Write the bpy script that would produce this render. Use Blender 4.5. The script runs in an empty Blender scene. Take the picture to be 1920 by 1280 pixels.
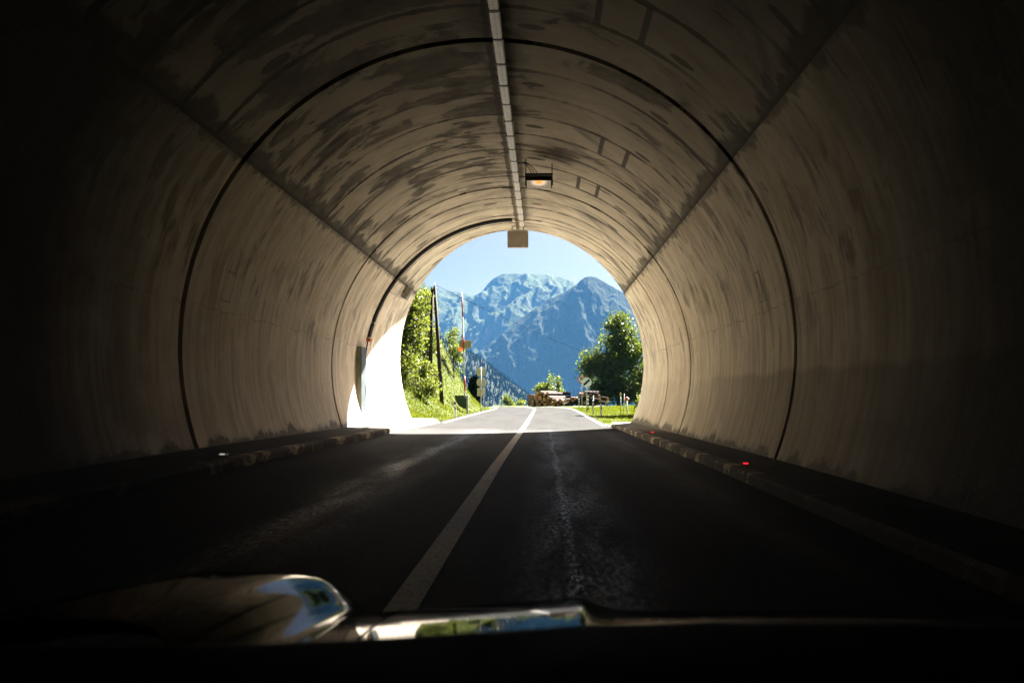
import bpy, math, random
import numpy as np
from mathutils import Vector, Matrix

random.seed(7)
rng = np.random.default_rng(11)
R_ = math.radians
scene = bpy.context.scene
COL = scene.collection

# ---------------------------------------------------------------- basics
F = 1600.0            # focal length in photo pixels
EYE = 1.144           # eye height over the road
VX, VY = 1020.0, 738.0


def at(px, py, y):
    """world point that lies at distance y along a sight direction"""
    return Vector(((px - VX) / F * y, y, EYE + (VY - py) / F * y))


def tag(o, label=None, cat=None, group=None, kind=None):
    if label:
        o['label'] = label
    if cat:
        o['category'] = cat
    if group:
        o['group'] = group
    if kind:
        o['kind'] = kind
    return o


def thing(name, label, cat, loc=(0, 0, 0), group=None):
    o = bpy.data.objects.new(name, None)
    o.empty_display_size = 0.2
    o.location = loc
    COL.objects.link(o)
    return tag(o, label, cat, group)


def mesh_obj(name, V, Fc, mat=None, parent=None, smooth=False, uv=None):
    V = np.asarray(V, dtype=np.float64).reshape(-1, 3)
    if parent is not None:
        V = V - np.array(parent_loc(parent))
    me = bpy.data.meshes.new(name)
    me.from_pydata(V.tolist(), [], [tuple(int(i) for i in f) for f in Fc])
    if uv is not None:
        layer = me.uv_layers.new(name='UVMap')
        idx = np.empty(len(me.loops), dtype=np.int32)
        me.loops.foreach_get('vertex_index', idx)
        layer.data.foreach_set('uv', np.asarray(uv, dtype=np.float32)[idx].ravel())
    if smooth:
        me.polygons.foreach_set('use_smooth', [True] * len(me.polygons))
    if mat is not None:
        me.materials.append(mat)
    me.update()
    o = bpy.data.objects.new(name, me)
    COL.objects.link(o)
    if parent is not None:
        o.parent = parent
    return o


def parent_loc(o):
    p = Vector((0, 0, 0))
    while o is not None:
        p = p + o.location
        o = o.parent
    return p


def copy_tree(o, parent=None):
    c = o.copy()
    COL.objects.link(c)
    if parent is not None:
        c.parent = parent
    for ch in [k for k in bpy.data.objects if k.parent == o]:
        copy_tree(ch, c)
    return c


class MB:
    def __init__(self):
        self.v, self.f = [], []

    def add(self, V, Fc):
        n = len(self.v)
        self.v += [tuple(p) for p in V]
        self.f += [tuple(i + n for i in f) for f in Fc]
        return self

    def box(self, c, s, rot=None, bev=0.0):
        hx, hy, hz = s[0] / 2, s[1] / 2, s[2] / 2
        if bev <= 0:
            V = [Vector((x, y, z)) for x in (-hx, hx) for y in (-hy, hy) for z in (-hz, hz)]
            Fc = [(0, 1, 3, 2), (4, 6, 7, 5), (0, 4, 5, 1), (2, 3, 7, 6), (0, 2, 6, 4), (1, 5, 7, 3)]
        else:
            import bmesh
            bm = bmesh.new()
            bmesh.ops.create_cube(bm, size=1.0)
            for v in bm.verts:
                v.co = Vector((v.co.x * s[0], v.co.y * s[1], v.co.z * s[2]))
            bmesh.ops.bevel(bm, geom=bm.edges[:], offset=bev, segments=2, affect='EDGES', profile=0.5)
            bm.verts.ensure_lookup_table()
            V = [v.co.copy() for v in bm.verts]
            Fc = [tuple(v.index for v in f.verts) for f in bm.faces]
            bm.free()
        if rot is not None:
            V = [rot @ v for v in V]
        c = Vector(c)
        return self.add([v + c for v in V], Fc)

    def cyl(self, p0, p1, r0, r1=None, n=12, caps=True):
        p0, p1 = Vector(p0), Vector(p1)
        r1 = r0 if r1 is None else r1
        d = (p1 - p0).normalized()
        a = d.cross(Vector((0, 0, 1)) if abs(d.z) < .9 else Vector((1, 0, 0))).normalized()
        b = d.cross(a)
        V = []
        for p, r in ((p0, r0), (p1, r1)):
            for k in range(n):
                t = 2 * math.pi * k / n
                V.append(p + (a * math.cos(t) + b * math.sin(t)) * r)
        Fc = [(k, (k + 1) % n, n + (k + 1) % n, n + k) for k in range(n)]
        if caps:
            Fc += [tuple(range(n - 1, -1, -1)), tuple(range(n, 2 * n))]
        return self.add(V, Fc)

    def tube(self, pts, r, n=8):
        pts = [Vector(p) for p in pts]
        V, Fc = [], []
        up = Vector((0, 0, 1))
        for i, p in enumerate(pts):
            d = (pts[min(i + 1, len(pts) - 1)] - pts[max(i - 1, 0)]).normalized()
            a = d.cross(up if abs(d.z) < .95 else Vector((1, 0, 0))).normalized()
            b = d.cross(a)
            rr = r[i] if isinstance(r, (list, tuple)) else r
            for k in range(n):
                t = 2 * math.pi * k / n
                V.append(p + (a * math.cos(t) + b * math.sin(t)) * rr)
        for i in range(len(pts) - 1):
            for k in range(n):
                Fc.append((i * n + k, i * n + (k + 1) % n, (i + 1) * n + (k + 1) % n, (i + 1) * n + k))
        Fc += [tuple(range(n - 1, -1, -1)), tuple(range((len(pts) - 1) * n, len(pts) * n))]
        return self.add(V, Fc)

    def prism(self, poly, axis_vec, origin, ux, uz):
        """polygon (u,w) in the plane ux,uz pushed along axis_vec"""
        origin, ux, uz, av = Vector(origin), Vector(ux), Vector(uz), Vector(axis_vec)
        n = len(poly)
        V = [origin + ux * u + uz * w for u, w in poly] + [origin + ux * u + uz * w + av for u, w in poly]
        Fc = [tuple(range(n - 1, -1, -1)), tuple(range(n, 2 * n))]
        Fc += [(k, (k + 1) % n, n + (k + 1) % n, n + k) for k in range(n)]
        return self.add(V, Fc)

    def build(self, name, mat, parent=None, smooth=False):
        return mesh_obj(name, self.v, self.f, mat, parent, smooth)


def grid_faces(nu, nv):
    i = np.arange(nu - 1)[:, None] * nv + np.arange(nv - 1)[None, :]
    return np.stack([i, i + nv, i + nv + 1, i + 1], -1).reshape(-1, 4)


# ---------------------------------------------------------------- numpy noise
def _hash(ix, iy, seed):
    h = (ix.astype(np.int64) * 374761393 + iy.astype(np.int64) * 668265263 + seed * 69069) & 0x7fffffff
    h = ((h ^ (h >> 13)) * 1274126177) & 0x7fffffff
    return ((h ^ (h >> 16)) & 0xffff) / 65535.0


def vnoise(x, y, seed=0):
    ix, iy = np.floor(x), np.floor(y)
    fx, fy = x - ix, y - iy
    fx, fy = fx * fx * fx * (fx * (fx * 6 - 15) + 10), fy * fy * fy * (fy * (fy * 6 - 15) + 10)
    a, b = _hash(ix, iy, seed), _hash(ix + 1, iy, seed)
    c, d = _hash(ix, iy + 1, seed), _hash(ix + 1, iy + 1, seed)
    return (a * (1 - fx) + b * fx) * (1 - fy) + (c * (1 - fx) + d * fx) * fy


def fbm(x, y, oct=5, seed=0, ridged=False):
    s, a, t = 0, 1.0, 0
    for o in range(oct):
        n = vnoise(x, y, seed + o * 17)
        if ridged:
            n = 1 - np.abs(2 * n - 1)
            n = n * n
        s = s + a * n
        t += a
        a *= .5
        x, y = x * 2.03 + 13.7, y * 2.03 - 7.1
    return s / t


# ---------------------------------------------------------------- node helper
class NB:
    def __init__(self, name):
        self.m = bpy.data.materials.new(name)
        self.m.use_nodes = True
        self.nt = self.m.node_tree
        self.nt.nodes.clear()
        self.out = self.nt.nodes.new('ShaderNodeOutputMaterial')

    def link(self, a, sock):
        if isinstance(a, (int, float)):
            sock.default_value = a
        elif isinstance(a, (tuple, list)):
            if len(a) == 3 and len(sock.default_value) == 4:
                a = tuple(a) + (1,)
            sock.default_value = a
        else:
            self.nt.links.new(a, sock)

    def n(self, t, **kw):
        nd = self.nt.nodes.new(t)
        for k, v in kw.items():
            setattr(nd, k, v)
        return nd

    def op(self, o, a, b=0.0, c=None, clamp=False):
        nd = self.n('ShaderNodeMath', operation=o, use_clamp=clamp)
        self.link(a, nd.inputs[0])
        self.link(b, nd.inputs[1])
        if c is not None:
            self.link(c, nd.inputs[2])
        return nd.outputs[0]

    def add(self, a, b): return self.op('ADD', a, b)
    def sub(self, a, b): return self.op('SUBTRACT', a, b)
    def mul(self, a, b): return self.op('MULTIPLY', a, b)
    def mx(self, a, b): return self.op('MAXIMUM', a, b)
    def mn(self, a, b): return self.op('MINIMUM', a, b)
    def ab(self, a): return self.op('ABSOLUTE', a)
    def inv(self, a): return self.op('SUBTRACT', 1.0, a)

    def ss(self, x, a, b, lo=0.0, hi=1.0):
        nd = self.n('ShaderNodeMapRange', interpolation_type='SMOOTHSTEP')
        self.link(x, nd.inputs[0])
        nd.inputs[1].default_value, nd.inputs[2].default_value = a, b
        nd.inputs[3].default_value, nd.inputs[4].default_value = lo, hi
        return nd.outputs[0]

    def vec(self, x, y, z=0.0):
        nd = self.n('ShaderNodeCombineXYZ')
        for s, a in zip(nd.inputs, (x, y, z)):
            self.link(a, s)
        return nd.outputs[0]

    def pos(self):
        g = self.n('ShaderNodeNewGeometry')
        s = self.n('ShaderNodeSeparateXYZ')
        self.nt.links.new(g.outputs['Position'], s.inputs[0])
        return g.outputs['Position'], s.outputs[0], s.outputs[1], s.outputs[2]

    def objpos(self):
        g = self.n('ShaderNodeTexCoord')
        s = self.n('ShaderNodeSeparateXYZ')
        self.nt.links.new(g.outputs['Object'], s.inputs[0])
        return g.outputs['Object'], s.outputs[0], s.outputs[1], s.outputs[2]

    def uv(self):
        g = self.n('ShaderNodeUVMap', uv_map='UVMap')
        s = self.n('ShaderNodeSeparateXYZ')
        self.nt.links.new(g.outputs[0], s.inputs[0])
        return s.outputs[0], s.outputs[1]

    def noise(self, v, scale, detail=4.0, rough=.55, dist=0.0):
        nd = self.n('ShaderNodeTexNoise')
        if v is not None:
            self.nt.links.new(v, nd.inputs['Vector'])
        nd.inputs['Scale'].default_value = scale
        nd.inputs['Detail'].default_value = detail
        nd.inputs['Roughness'].default_value = rough
        nd.inputs['Distortion'].default_value = dist
        return nd.outputs[0]

    def mix(self, f, a, b, blend='MIX'):
        nd = self.n('ShaderNodeMix', data_type='RGBA', blend_type=blend)
        self.link(f, nd.inputs[0])
        self.link(a, nd.inputs[6])
        self.link(b, nd.inputs[7])
        return nd.outputs[2]

    def scale(self, c, f):
        """colour times a factor"""
        return self.mix(1.0, c, self.vec(f, f, f), 'MULTIPLY')

    def bump(self, h, strength=.3, dist=.02):
        nd = self.n('ShaderNodeBump')
        self.link(h, nd.inputs['Height'])
        nd.inputs['Strength'].default_value = strength
        nd.inputs['Distance'].default_value = dist
        return nd.outputs[0]

    def bsdf(self, base, rough=.8, spec=.3, metal=0.0, normal=None, coat=0.0, emit=None, estr=0.0):
        p = self.n('ShaderNodeBsdfPrincipled')
        self.link(base, p.inputs['Base Color'])
        self.link(rough, p.inputs['Roughness'])
        self.link(spec, p.inputs['Specular IOR Level'])
        self.link(metal, p.inputs['Metallic'])
        p.inputs['Coat Weight'].default_value = coat
        p.inputs['Coat Roughness'].default_value = .03
        if normal is not None:
            self.nt.links.new(normal, p.inputs['Normal'])
        if emit is not None:
            self.link(emit, p.inputs['Emission Color'])
            self.link(estr, p.inputs['Emission Strength'])
        self.nt.links.new(p.outputs[0], self.out.inputs[0])
        self.p = p
        return self.m


def simple(name, col, rough=.6, spec=.3, metal=0.0, var=.25, scale=8.0, coat=0.0):
    b = NB(name)
    po, x, y, z = b.objpos()
    nz = b.noise(po, scale, 4)
    f = b.ss(nz, .3, .7, 1 - var, 1 + var)
    c = b.scale(col, f)
    return b.bsdf(c, b.ss(nz, .3, .7, max(.02, rough - .08), min(1, rough + .08)), spec, metal, coat=coat)


# ---------------------------------------------------------------- render settings, camera, light
scene.render.engine = 'CYCLES'
cy = scene.cycles
cy.use_denoising = True
try:
    cy.denoiser = 'OPENIMAGEDENOISE'
    cy.denoising_input_passes = 'RGB_ALBEDO_NORMAL'
except Exception:
    pass
cy.max_bounces = 12
cy.diffuse_bounces = 10
cy.glossy_bounces = 4
cy.transmission_bounces = 4
cy.transparent_max_bounces = 8
cy.volume_bounces = 1
cy.sample_clamp_indirect = 8
cy.caustics_reflective = False
cy.caustics_refractive = False
cy.use_adaptive_sampling = True
cy.adaptive_threshold = 0.006
vs = scene.view_settings
vs.view_transform = 'Standard'
vs.look = 'None'
vs.gamma = 1.0
vs.exposure = 4.05

cam_d = bpy.data.cameras.new('camera')
cam_d.sensor_width = 36.0
cam_d.sensor_fit = 'HORIZONTAL'
cam_d.lens = F / 1920 * 36
cam_d.shift_x = -(VX - 960) / 1920
cam_d.shift_y = (VY - 640) / 1920
cam_d.clip_start = 0.05
cam_d.clip_end = 30000
cam_d.dof.use_dof = True
cam_d.dof.focus_distance = 32
cam_d.dof.aperture_fstop = 5.0
cam = bpy.data.objects.new('camera', cam_d)
cam.location = (0, 0, EYE)
cam.rotation_euler = (R_(90), 0, 0)
COL.objects.link(cam)
scene.camera = cam

SUN_AZ, SUN_EL = R_(31), R_(44)     # azimuth measured from +Y towards +X
to_sun = Vector((math.sin(SUN_AZ) * math.cos(SUN_EL), math.cos(SUN_AZ) * math.cos(SUN_EL), math.sin(SUN_EL)))
sd = bpy.data.lights.new('sun', 'SUN')
sd.energy = 5.0
sd.angle = R_(0.5)
sd.color = (1.0, .945, .87)
so = bpy.data.objects.new('sun', sd)
so.rotation_euler = to_sun.to_track_quat('Z', 'Y').to_euler()
COL.objects.link(so)

w = bpy.data.worlds.new('World')
scene.world = w
w.use_nodes = True
nt = w.node_tree
nt.nodes.clear()
sky = nt.nodes.new('ShaderNodeTexSky')
sky.sky_type = 'NISHITA'
sky.sun_disc = False
sky.sun_elevation = SUN_EL
sky.sun_rotation = SUN_AZ
sky.altitude = 0
sky.air_density = 0.025
sky.dust_density = 0.48
sky.ozone_density = 0.0
bg = nt.nodes.new('ShaderNodeBackground')
bg.inputs[1].default_value = 0.05
ow = nt.nodes.new('ShaderNodeOutputWorld')
nt.links.new(sky.outputs[0], bg.inputs[0])
nt.links.new(bg.outputs[0], ow.inputs[0])

# ---------------------------------------------------------------- lie of the land
CX, RAD, CZ = -0.92, 5.05, 0.75 + EYE     # tunnel circle
XL, XR = -4.38, 2.70                      # kerb faces
XCL = -0.75                               # centre line
CROSS = 0.0182


def long_z(y):
    y = np.asarray(y, dtype=float)
    z = -.14 * np.clip((y - 14) / 22, 0, 1)
    u = np.clip(y - 60, 0, None)
    return z - .00016 * u * u * (u < 160) - (u >= 160) * (.00016 * 160 * 160 + .0512 * (u - 160))


def road_dx(y):
    u = np.clip(np.asarray(y, dtype=float) - 68, 0, None)
    return -.0019 * u * u


def road_z(x, y):
    fade = np.clip(1 - (np.asarray(y, dtype=float) - 36) / 40, 0, 1)
    return long_z(y) - CROSS * np.asarray(x) * fade


def ground_z(x, y):
    x, y = np.asarray(x, dtype=float), np.asarray(y, dtype=float)
    lx, rx = XL - .05 + road_dx(y), XR - .1 + road_dx(y)
    base = long_z(y)
    base = np.where((x > rx) & (y > 95) & (y < 150), np.maximum(base, -.72), base)
    base = np.maximum(base, -62 - .004 * y)
    dl, dr = np.clip(lx - x, 0, None), np.clip(x - rx, 0, None)
    z = base - .03
    # right verge
    z = z - .10 * np.clip(dr, 0, 1.2) * np.clip((y - 36) / 6, 0, 1)
    z = z + .05 * np.clip(dr - 4, 0, 6) * np.clip((y - 40) / 20, 0, 1) * np.clip((130 - y) / 30, 0, 1)
    # left bank
    g = np.clip((y - 34) / 30, 0, 1)
    fade = np.clip((92 - y) / 24, 0, 1) ** 1.2
    slope = (.42 + 1.6 * g * g) * fade
    d2 = np.clip(dl - .5, 0, None)
    z = z + slope * (d2 - .6 * (1 - np.exp(-d2 / .6))) * np.exp(-np.clip(dl - 14, 0, None) / 30)
    z = z + (dl > .2) * (fbm(x * .5, y * .5, 3, 5) - .5) * .22 * np.clip(dl, 0, 1) * np.clip((200 - y) / 80, 0, 1)
    z = z + (dr > .4) * (fbm(x * .5, y * .5, 3, 9) - .5) * .12 * np.clip(dr, 0, 1) * np.clip((200 - y) / 80, 0, 1)
    inroad = (x > lx) & (x < rx)
    z = np.where(inroad, road_z(x, y) - .16, z)
    foot = (np.abs(x - CX) < 6.6) & (y < 37.0)
    z = np.where(foot, np.minimum(z, -.75), z)
    return z


# ---------------------------------------------------------------- materials: tunnel
def line_mask(b, v, period, phase, width):
    """1 on thin lines every `period` metres"""
    fr = b.op('FRACT', b.op('DIVIDE', b.sub(v, phase - period / 2), period))
    d = b.mul(b.ab(b.sub(fr, .5)), period)
    if isinstance(width, (int, float)):
        return b.ss(d, width * .4, width, 1, 0)
    return b.op('LESS_THAN', d, width)


def concrete_wall():
    b = NB('wall_concrete')
    u, v = b.uv()
    po, px, py, pz = b.pos()
    au = b.ab(u)
    flow = b.noise(b.vec(b.mul(v, 5.0), b.mul(u, .35), b.op('SIGN', u)), 1.0, 6, .6, .3)
    flow2 = b.noise(b.vec(b.mul(v, 14.0), b.mul(u, .6), 3.0), 1.0, 5, .65)
    big = b.noise(b.vec(b.mul(v, .45), b.mul(u, .6), b.op('SIGN', u)), 1.0, 4, .6, .6)
    fine = b.noise(b.vec(b.mul(v, 22.0), b.mul(u, 22.0), 0), 1.0, 4, .6)
    c = b.mix(b.ss(big, .35, .65), (.76, .665, .515), (.85, .77, .635))
    c = b.mix(b.mul(b.ss(flow, .38, .64), .85), c, (.55, .455, .335))
    c = b.mix(b.mul(b.ss(flow2, .5, .75), .45), c, (.84, .78, .67))
    # ragged dark damp patches, streaking down the wall
    st = b.noise(b.vec(b.mul(v, 3.0), b.mul(u, .75), 7.0), 1.0, 8, .62, .4)
    stain = b.ss(b.add(st, b.mul(b.sub(big, .5), .55)), .535, .66)
    hi = b.ss(au, 8.6, 6.6)
    c = b.mix(b.mul(b.mul(stain, hi), .75), c, (.21, .165, .12))
    # repainted lighter fields
    pat = b.noise(b.vec(b.mul(v, 1.2), b.mul(u, 1.1), 21.0), 1.0, 3, .4, .2)
    c = b.mix(b.mul(b.ss(pat, .57, .60), .5), c, (.82, .735, .60))
    # formwork panel edges
    wn = b.noise(b.vec(b.mul(v, .8), b.mul(u, 1.6), 2.0), 1.0, 4)
    ln = line_mask(b, v, 1.25, 14.0, .014)
    ln = b.mul(ln, b.ss(wn, .42, .6))
    c = b.mix(b.mul(ln, .55), c, (.10, .08, .06))
    # pour line and outlined repair patches
    pw = b.noise(b.vec(b.mul(v, 1.1), 0.0, 71.0), 1.0, 5, .7)
    pl = b.ss(b.ab(b.sub(au, b.add(b.mul(b.sub(pw, .5), .5), 7.15))), .022, .006)
    c = b.mix(b.mul(pl, b.ss(pw, .42, .58, 0, .55)), c, (.20, .155, .11))
    du = b.sub(b.ab(b.sub(au, 6.70)), .27)
    dv = b.sub(b.ab(b.sub(v, 15.75)), .21)
    box = b.ss(b.ab(b.mx(du, dv)), .020, .008)
    c = b.mix(b.mul(box, b.ss(flow2, .35, .55, .15, .75)), c, (.16, .125, .09))
    blotch = b.noise(b.vec(b.mul(v, 1.7), b.mul(u, .8), 77.0), 1.0, 6, .62, .5)
    c = b.mix(b.mul(b.ss(blotch, .52, .60), b.ss(au, 8.2, 6.2, .12, .40)), c, (.36, .285, .20))
    # traffic grime on the lower wall, its edge wavers
    edge = b.add(pz, b.mul(b.sub(big, .5), .5))
    c = b.mix(b.mul(b.mul(b.ss(edge, 1.62, 1.45), b.ss(px, -1, 1)), b.ss(v, 25, 13, .08, .42)), c, (.16, .12, .085))
    # dark band of dirt under the seam
    sm = b.add(b.sub(au, 4.62), b.mul(b.sub(st, .5), .9))
    c = b.mix(b.mul(b.ss(sm, .10, .0), .7), c, (.11, .09, .07))
    # splash line along the walkway
    sp = b.noise(b.vec(b.mul(v, 4.0), b.mul(u, 6.5), 11.0), 1.0, 8, .74, .3)
    sp2 = b.noise(b.vec(b.mul(v, .55), 0.0, 13.0), 1.0, 3, .6)
    reach = b.add(b.mul(sp, b.ss(sp2, .35, .68, .12, .60)), b.ss(sp2, .35, .68, .02, .06))
    h = b.sub(b.sub(b.sub(pz, b.mul(px, -CROSS)), .02), reach)
    c = b.mix(b.mul(b.ss(h, .12, -.10), .5), c, (.16, .135, .105))
    c = b.mix(b.mul(b.ss(h, .01, -.05), .6), c, (.07, .058, .045))
    # light falloff painted into the concrete, darker further in
    falloff = b.mul(b.ss(b.add(v, b.ss(u, -1, 4.6, 0, 2.0)), 20.0, 4.0), .42)
    falloff2 = b.ss(b.add(b.add(v, b.ss(u, -1, 4.6, 0, 2.4)), b.mul(b.sub(big, .5), 2.5)), 14.4, 9.4)
    c = b.mix(falloff, c, (.10, .08, .06))
    c = b.mix(b.mul(falloff2, .95), c, (.022, .019, .016))
    nrm = b.bump(b.add(b.add(b.mul(fine, .25), b.mul(flow2, .4)), b.mul(ln, -1.0)), .35, .012)
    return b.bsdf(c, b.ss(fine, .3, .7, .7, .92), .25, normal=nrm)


def concrete_vault():
    b = NB('vault_concrete')
    u, v = b.uv()
    au = b.ab(u)
    fine = b.noise(b.vec(b.mul(v, 18.0), b.mul(u, 18.0), 0), 1.0, 5, .65)
    arc = b.noise(b.vec(b.mul(v, 4.0), b.mul(u, .9), 0), 1.0, 6, .62, .4)
    big = b.noise(b.vec(b.mul(v, .55), b.mul(u, .5), 4.0), 1.0, 5, .6, .8)
    blot = b.noise(b.vec(b.mul(v, 1.35), b.mul(u, .55), 9.0), 1.0, 7, .60, .5)
    c = b.mix(b.ss(arc, .3, .7), (.66, .585, .465), (.81, .735, .60))
    c = b.mix(b.mul(b.ss(big, .42, .66), .5), c, (.38, .325, .245))
    # sharp edged damp blotches, most of them left of the crown
    side = b.ss(u, 1.6, -1.2, .0, .075)
    pidx = b.op('FLOOR', b.op('DIVIDE', b.sub(v, 14.0), 1.25))
    pn = b.noise(b.vec(b.mul(pidx, 5.17), b.mul(u, .55), 61.0), 1.0, 3, .55)
    edgy = b.noise(b.vec(b.mul(v, 9.0), b.mul(u, 7.0), 66.0), 1.0, 5, .7)
    field = b.add(b.add(blot, b.mul(b.sub(pn, .5), .42)), b.add(b.mul(b.sub(big, .5), .3), b.mul(b.sub(edgy, .5), .10)))
    bl = b.ss(b.add(field, side), .575, .605)
    clean = b.ss(b.add(v, b.mul(b.sub(big, .5), 4)), 25.5, 21.5, .25, 1)
    soft = b.ss(b.add(field, b.mul(side, .7)), .45, .68)
    tone = b.ss(b.noise(b.vec(b.mul(v, 2.6), b.mul(u, 1.7), 51.0), 1.0, 5, .6), .3, .7, .35, .95)
    c = b.mix(b.mul(b.mul(soft, clean), .50), c, (.19, .155, .115))
    c = b.mix(b.mul(b.mul(bl, clean), b.mul(tone, .92)), c, (.062, .05, .038))
    # smoky smears on the right
    smk = b.noise(b.vec(b.mul(b.add(v, b.mul(u, -.8)), .7), b.mul(u, .25), 14.0), 1.0, 4, .5, .5)
    c = b.mix(b.mul(b.ss(smk, .55, .72), b.ss(u, .3, 1.5, 0, .7)), c, (.10, .085, .07))
    # pale limescale scratches
    lm = b.noise(b.vec(b.mul(v, 9.0), b.mul(u, 1.1), 17.0), 1.0, 6, .62, .3)
    lm2 = b.noise(b.vec(b.mul(v, 1.3), b.mul(u, 1.3), 19.0), 1.0, 2)
    c = b.mix(b.mul(b.ss(lm, .64, .74), b.ss(lm2, .5, .62, 0, .8)), c, (.55, .50, .42))
    # formwork joints, every 1.25 m, wavering width
    wn = b.noise(b.vec(b.mul(v, .3), b.mul(u, 1.4), 2.0), 1.0, 5, .65)
    wig = b.noise(b.vec(b.mul(v, .5), b.mul(u, 3.0), 5.0), 1.0, 4, .6)
    vv = b.add(v, b.mul(b.sub(wig, .5), .02))
    wid = b.ss(wn, .28, .68, .018, .10)
    ln = line_mask(b, vv, 1.25, 14.0, wid)
    pr = b.noise(b.vec(b.mul(b.op('FLOOR', b.op('DIVIDE', b.sub(v, 13.375), 1.25)), 7.31), b.mul(u, .42), 3.0), 1.0, 3, .6)
    ln = b.mul(ln, b.ss(pr, .36, .56, .22, 1))
    c = b.mix(b.mul(ln, .92), c, (.045, .037, .03))
    # (each joint is stained differently along its length)
    # shadowy seepage beside those joints
    ln2 = line_mask(b, vv, 1.25, 14.0, b.ss(wn, .45, .75, .0, .16))
    c = b.mix(b.mul(ln2, .4), c, (.10, .08, .06))
    # seep line along the crown
    cw = b.noise(b.vec(b.mul(v, 1.6), b.mul(u, 2.0), 31.0), 1.0, 6, .7)
    cr = b.ss(b.sub(b.ab(b.add(u, b.mul(b.sub(cw, .5), .12))), b.mul(cw, .07)), .04, .0)
    c = b.mix(b.mul(cr, .8), c, (.05, .042, .034))
    cr2 = b.ss(b.ab(b.sub(u, .12)), .75, .15)
    c = b.mix(b.mul(b.mul(cr2, b.ss(b.add(cw, b.ss(v, 22, 12, 0, .25)), .5, .75)), .6), c, (.07, .06, .048))
    # dirt band above the springing
    sb = b.add(b.sub(4.62, au), b.mul(b.sub(blot, .5), 1.4))
    c = b.mix(b.mul(b.ss(sb, .32, .16), .8), c, (.065, .053, .042))
    sw = b.noise(b.vec(b.mul(v, 3.0), u, 41.0), 1.0, 5, .7)
    c = b.mix(b.mul(b.ss(b.sub(4.62, au), .02, .10, 1, 0), b.ss(sw, .35, .5, .5, .9)), c, (.04, .033, .027))
    # plugged lifting holes
    def ovals(c, uc, phase, period, ru, rv, k):
        fr = b.op('FRACT', b.op('DIVIDE', b.sub(v, phase - period / 2), period))
        dv = b.op('DIVIDE', b.mul(b.sub(fr, .5), period), rv)
        du = b.op('DIVIDE', b.sub(u, uc), ru)
        d = b.add(b.add(b.mul(dv, dv), b.mul(du, du)), b.mul(b.sub(blot, .5), 2.6))
        return b.mix(b.mul(b.ss(d, 1.15, .7), k), c, (.05, .04, .033))
    c = ovals(c, .72, 15.875, 2.5, .22, .10, .85)
    c = ovals(c, -.72, 15.875, 2.5, .24, .12, .7)
    c = ovals(c, 3.15, 15.0, 2.5, .20, .09, .8)
    c = ovals(c, -3.2, 16.2, 3.75, .26, .14, .8)
    c = ovals(c, 4.05, 17.2, 3.75, .22, .08, .7)

    def bars(c, uc, vc, hu, hv):
        iv = b.ss(b.ab(b.sub(v, vc)), hv, hv + .02, 1, 0)
        iu = b.ss(b.ab(b.sub(b.ab(b.sub(u, uc)), hu)), .04, .06, 1, 0)
        a = b.mul(iv, iu)
        iv2 = b.ss(b.ab(b.sub(b.ab(b.sub(v, vc)), hv)), .02, .03, 1, 0)
        iu2 = b.ss(b.ab(b.sub(u, uc)), hu, hu + .02, 1, 0)
        return b.mix(b.mul(b.mx(a, b.mul(iv2, iu2)), .85), c, (.04, .033, .028))
    c = bars(c, 2.52, 18.38, .30, .58)
    c = bars(c, 2.12, 22.12, .27, .58)
    c = bars(c, 2.10, 12.12, .36, .60)
    c = ovals(c, -2.3, 22.15, 11.0, .34, .24, .6)
    # fading daylight painted into the vault colour, darkest deep inside
    falloff = b.ss(b.add(v, b.add(b.mul(b.sub(big, .5), 6), b.mul(b.ss(au, 0, 4.6), 2.0))), 21.0, 9.5)
    c = b.mix(b.mul(falloff, .70), c, (.038, .033, .027))
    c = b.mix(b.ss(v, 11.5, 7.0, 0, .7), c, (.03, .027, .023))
    nrm = b.bump(b.add(b.add(b.mul(fine, .3), b.mul(arc, .5)), b.mul(ln, -1.5)), .4, .015)
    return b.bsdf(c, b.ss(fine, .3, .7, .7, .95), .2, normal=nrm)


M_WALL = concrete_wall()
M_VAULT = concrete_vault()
M_SEAL = simple('joint_rubber', (.006, .0055, .005), .7, .2)
M_SHELL = simple('shell_concrete', (.25, .23, .2), .9)


def portal_y(zrel):
    return np.interp(zrel, [-2.2, -.9, 0.6, 2.0, 3.4, 4.6, 5.8, 6.6], [37.0, 36.4, 35.7, 34.7, 33.3, 31.9, 30.3, 29.2])


SEAM = R_(52.4)
JOINTS = [-56, -46, -36, -26, -16, -6, 4.0, 14.0, 24.0, 28.4]
GAP = {14.0: .088, 24.0: .078, 28.4: .065}


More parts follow.
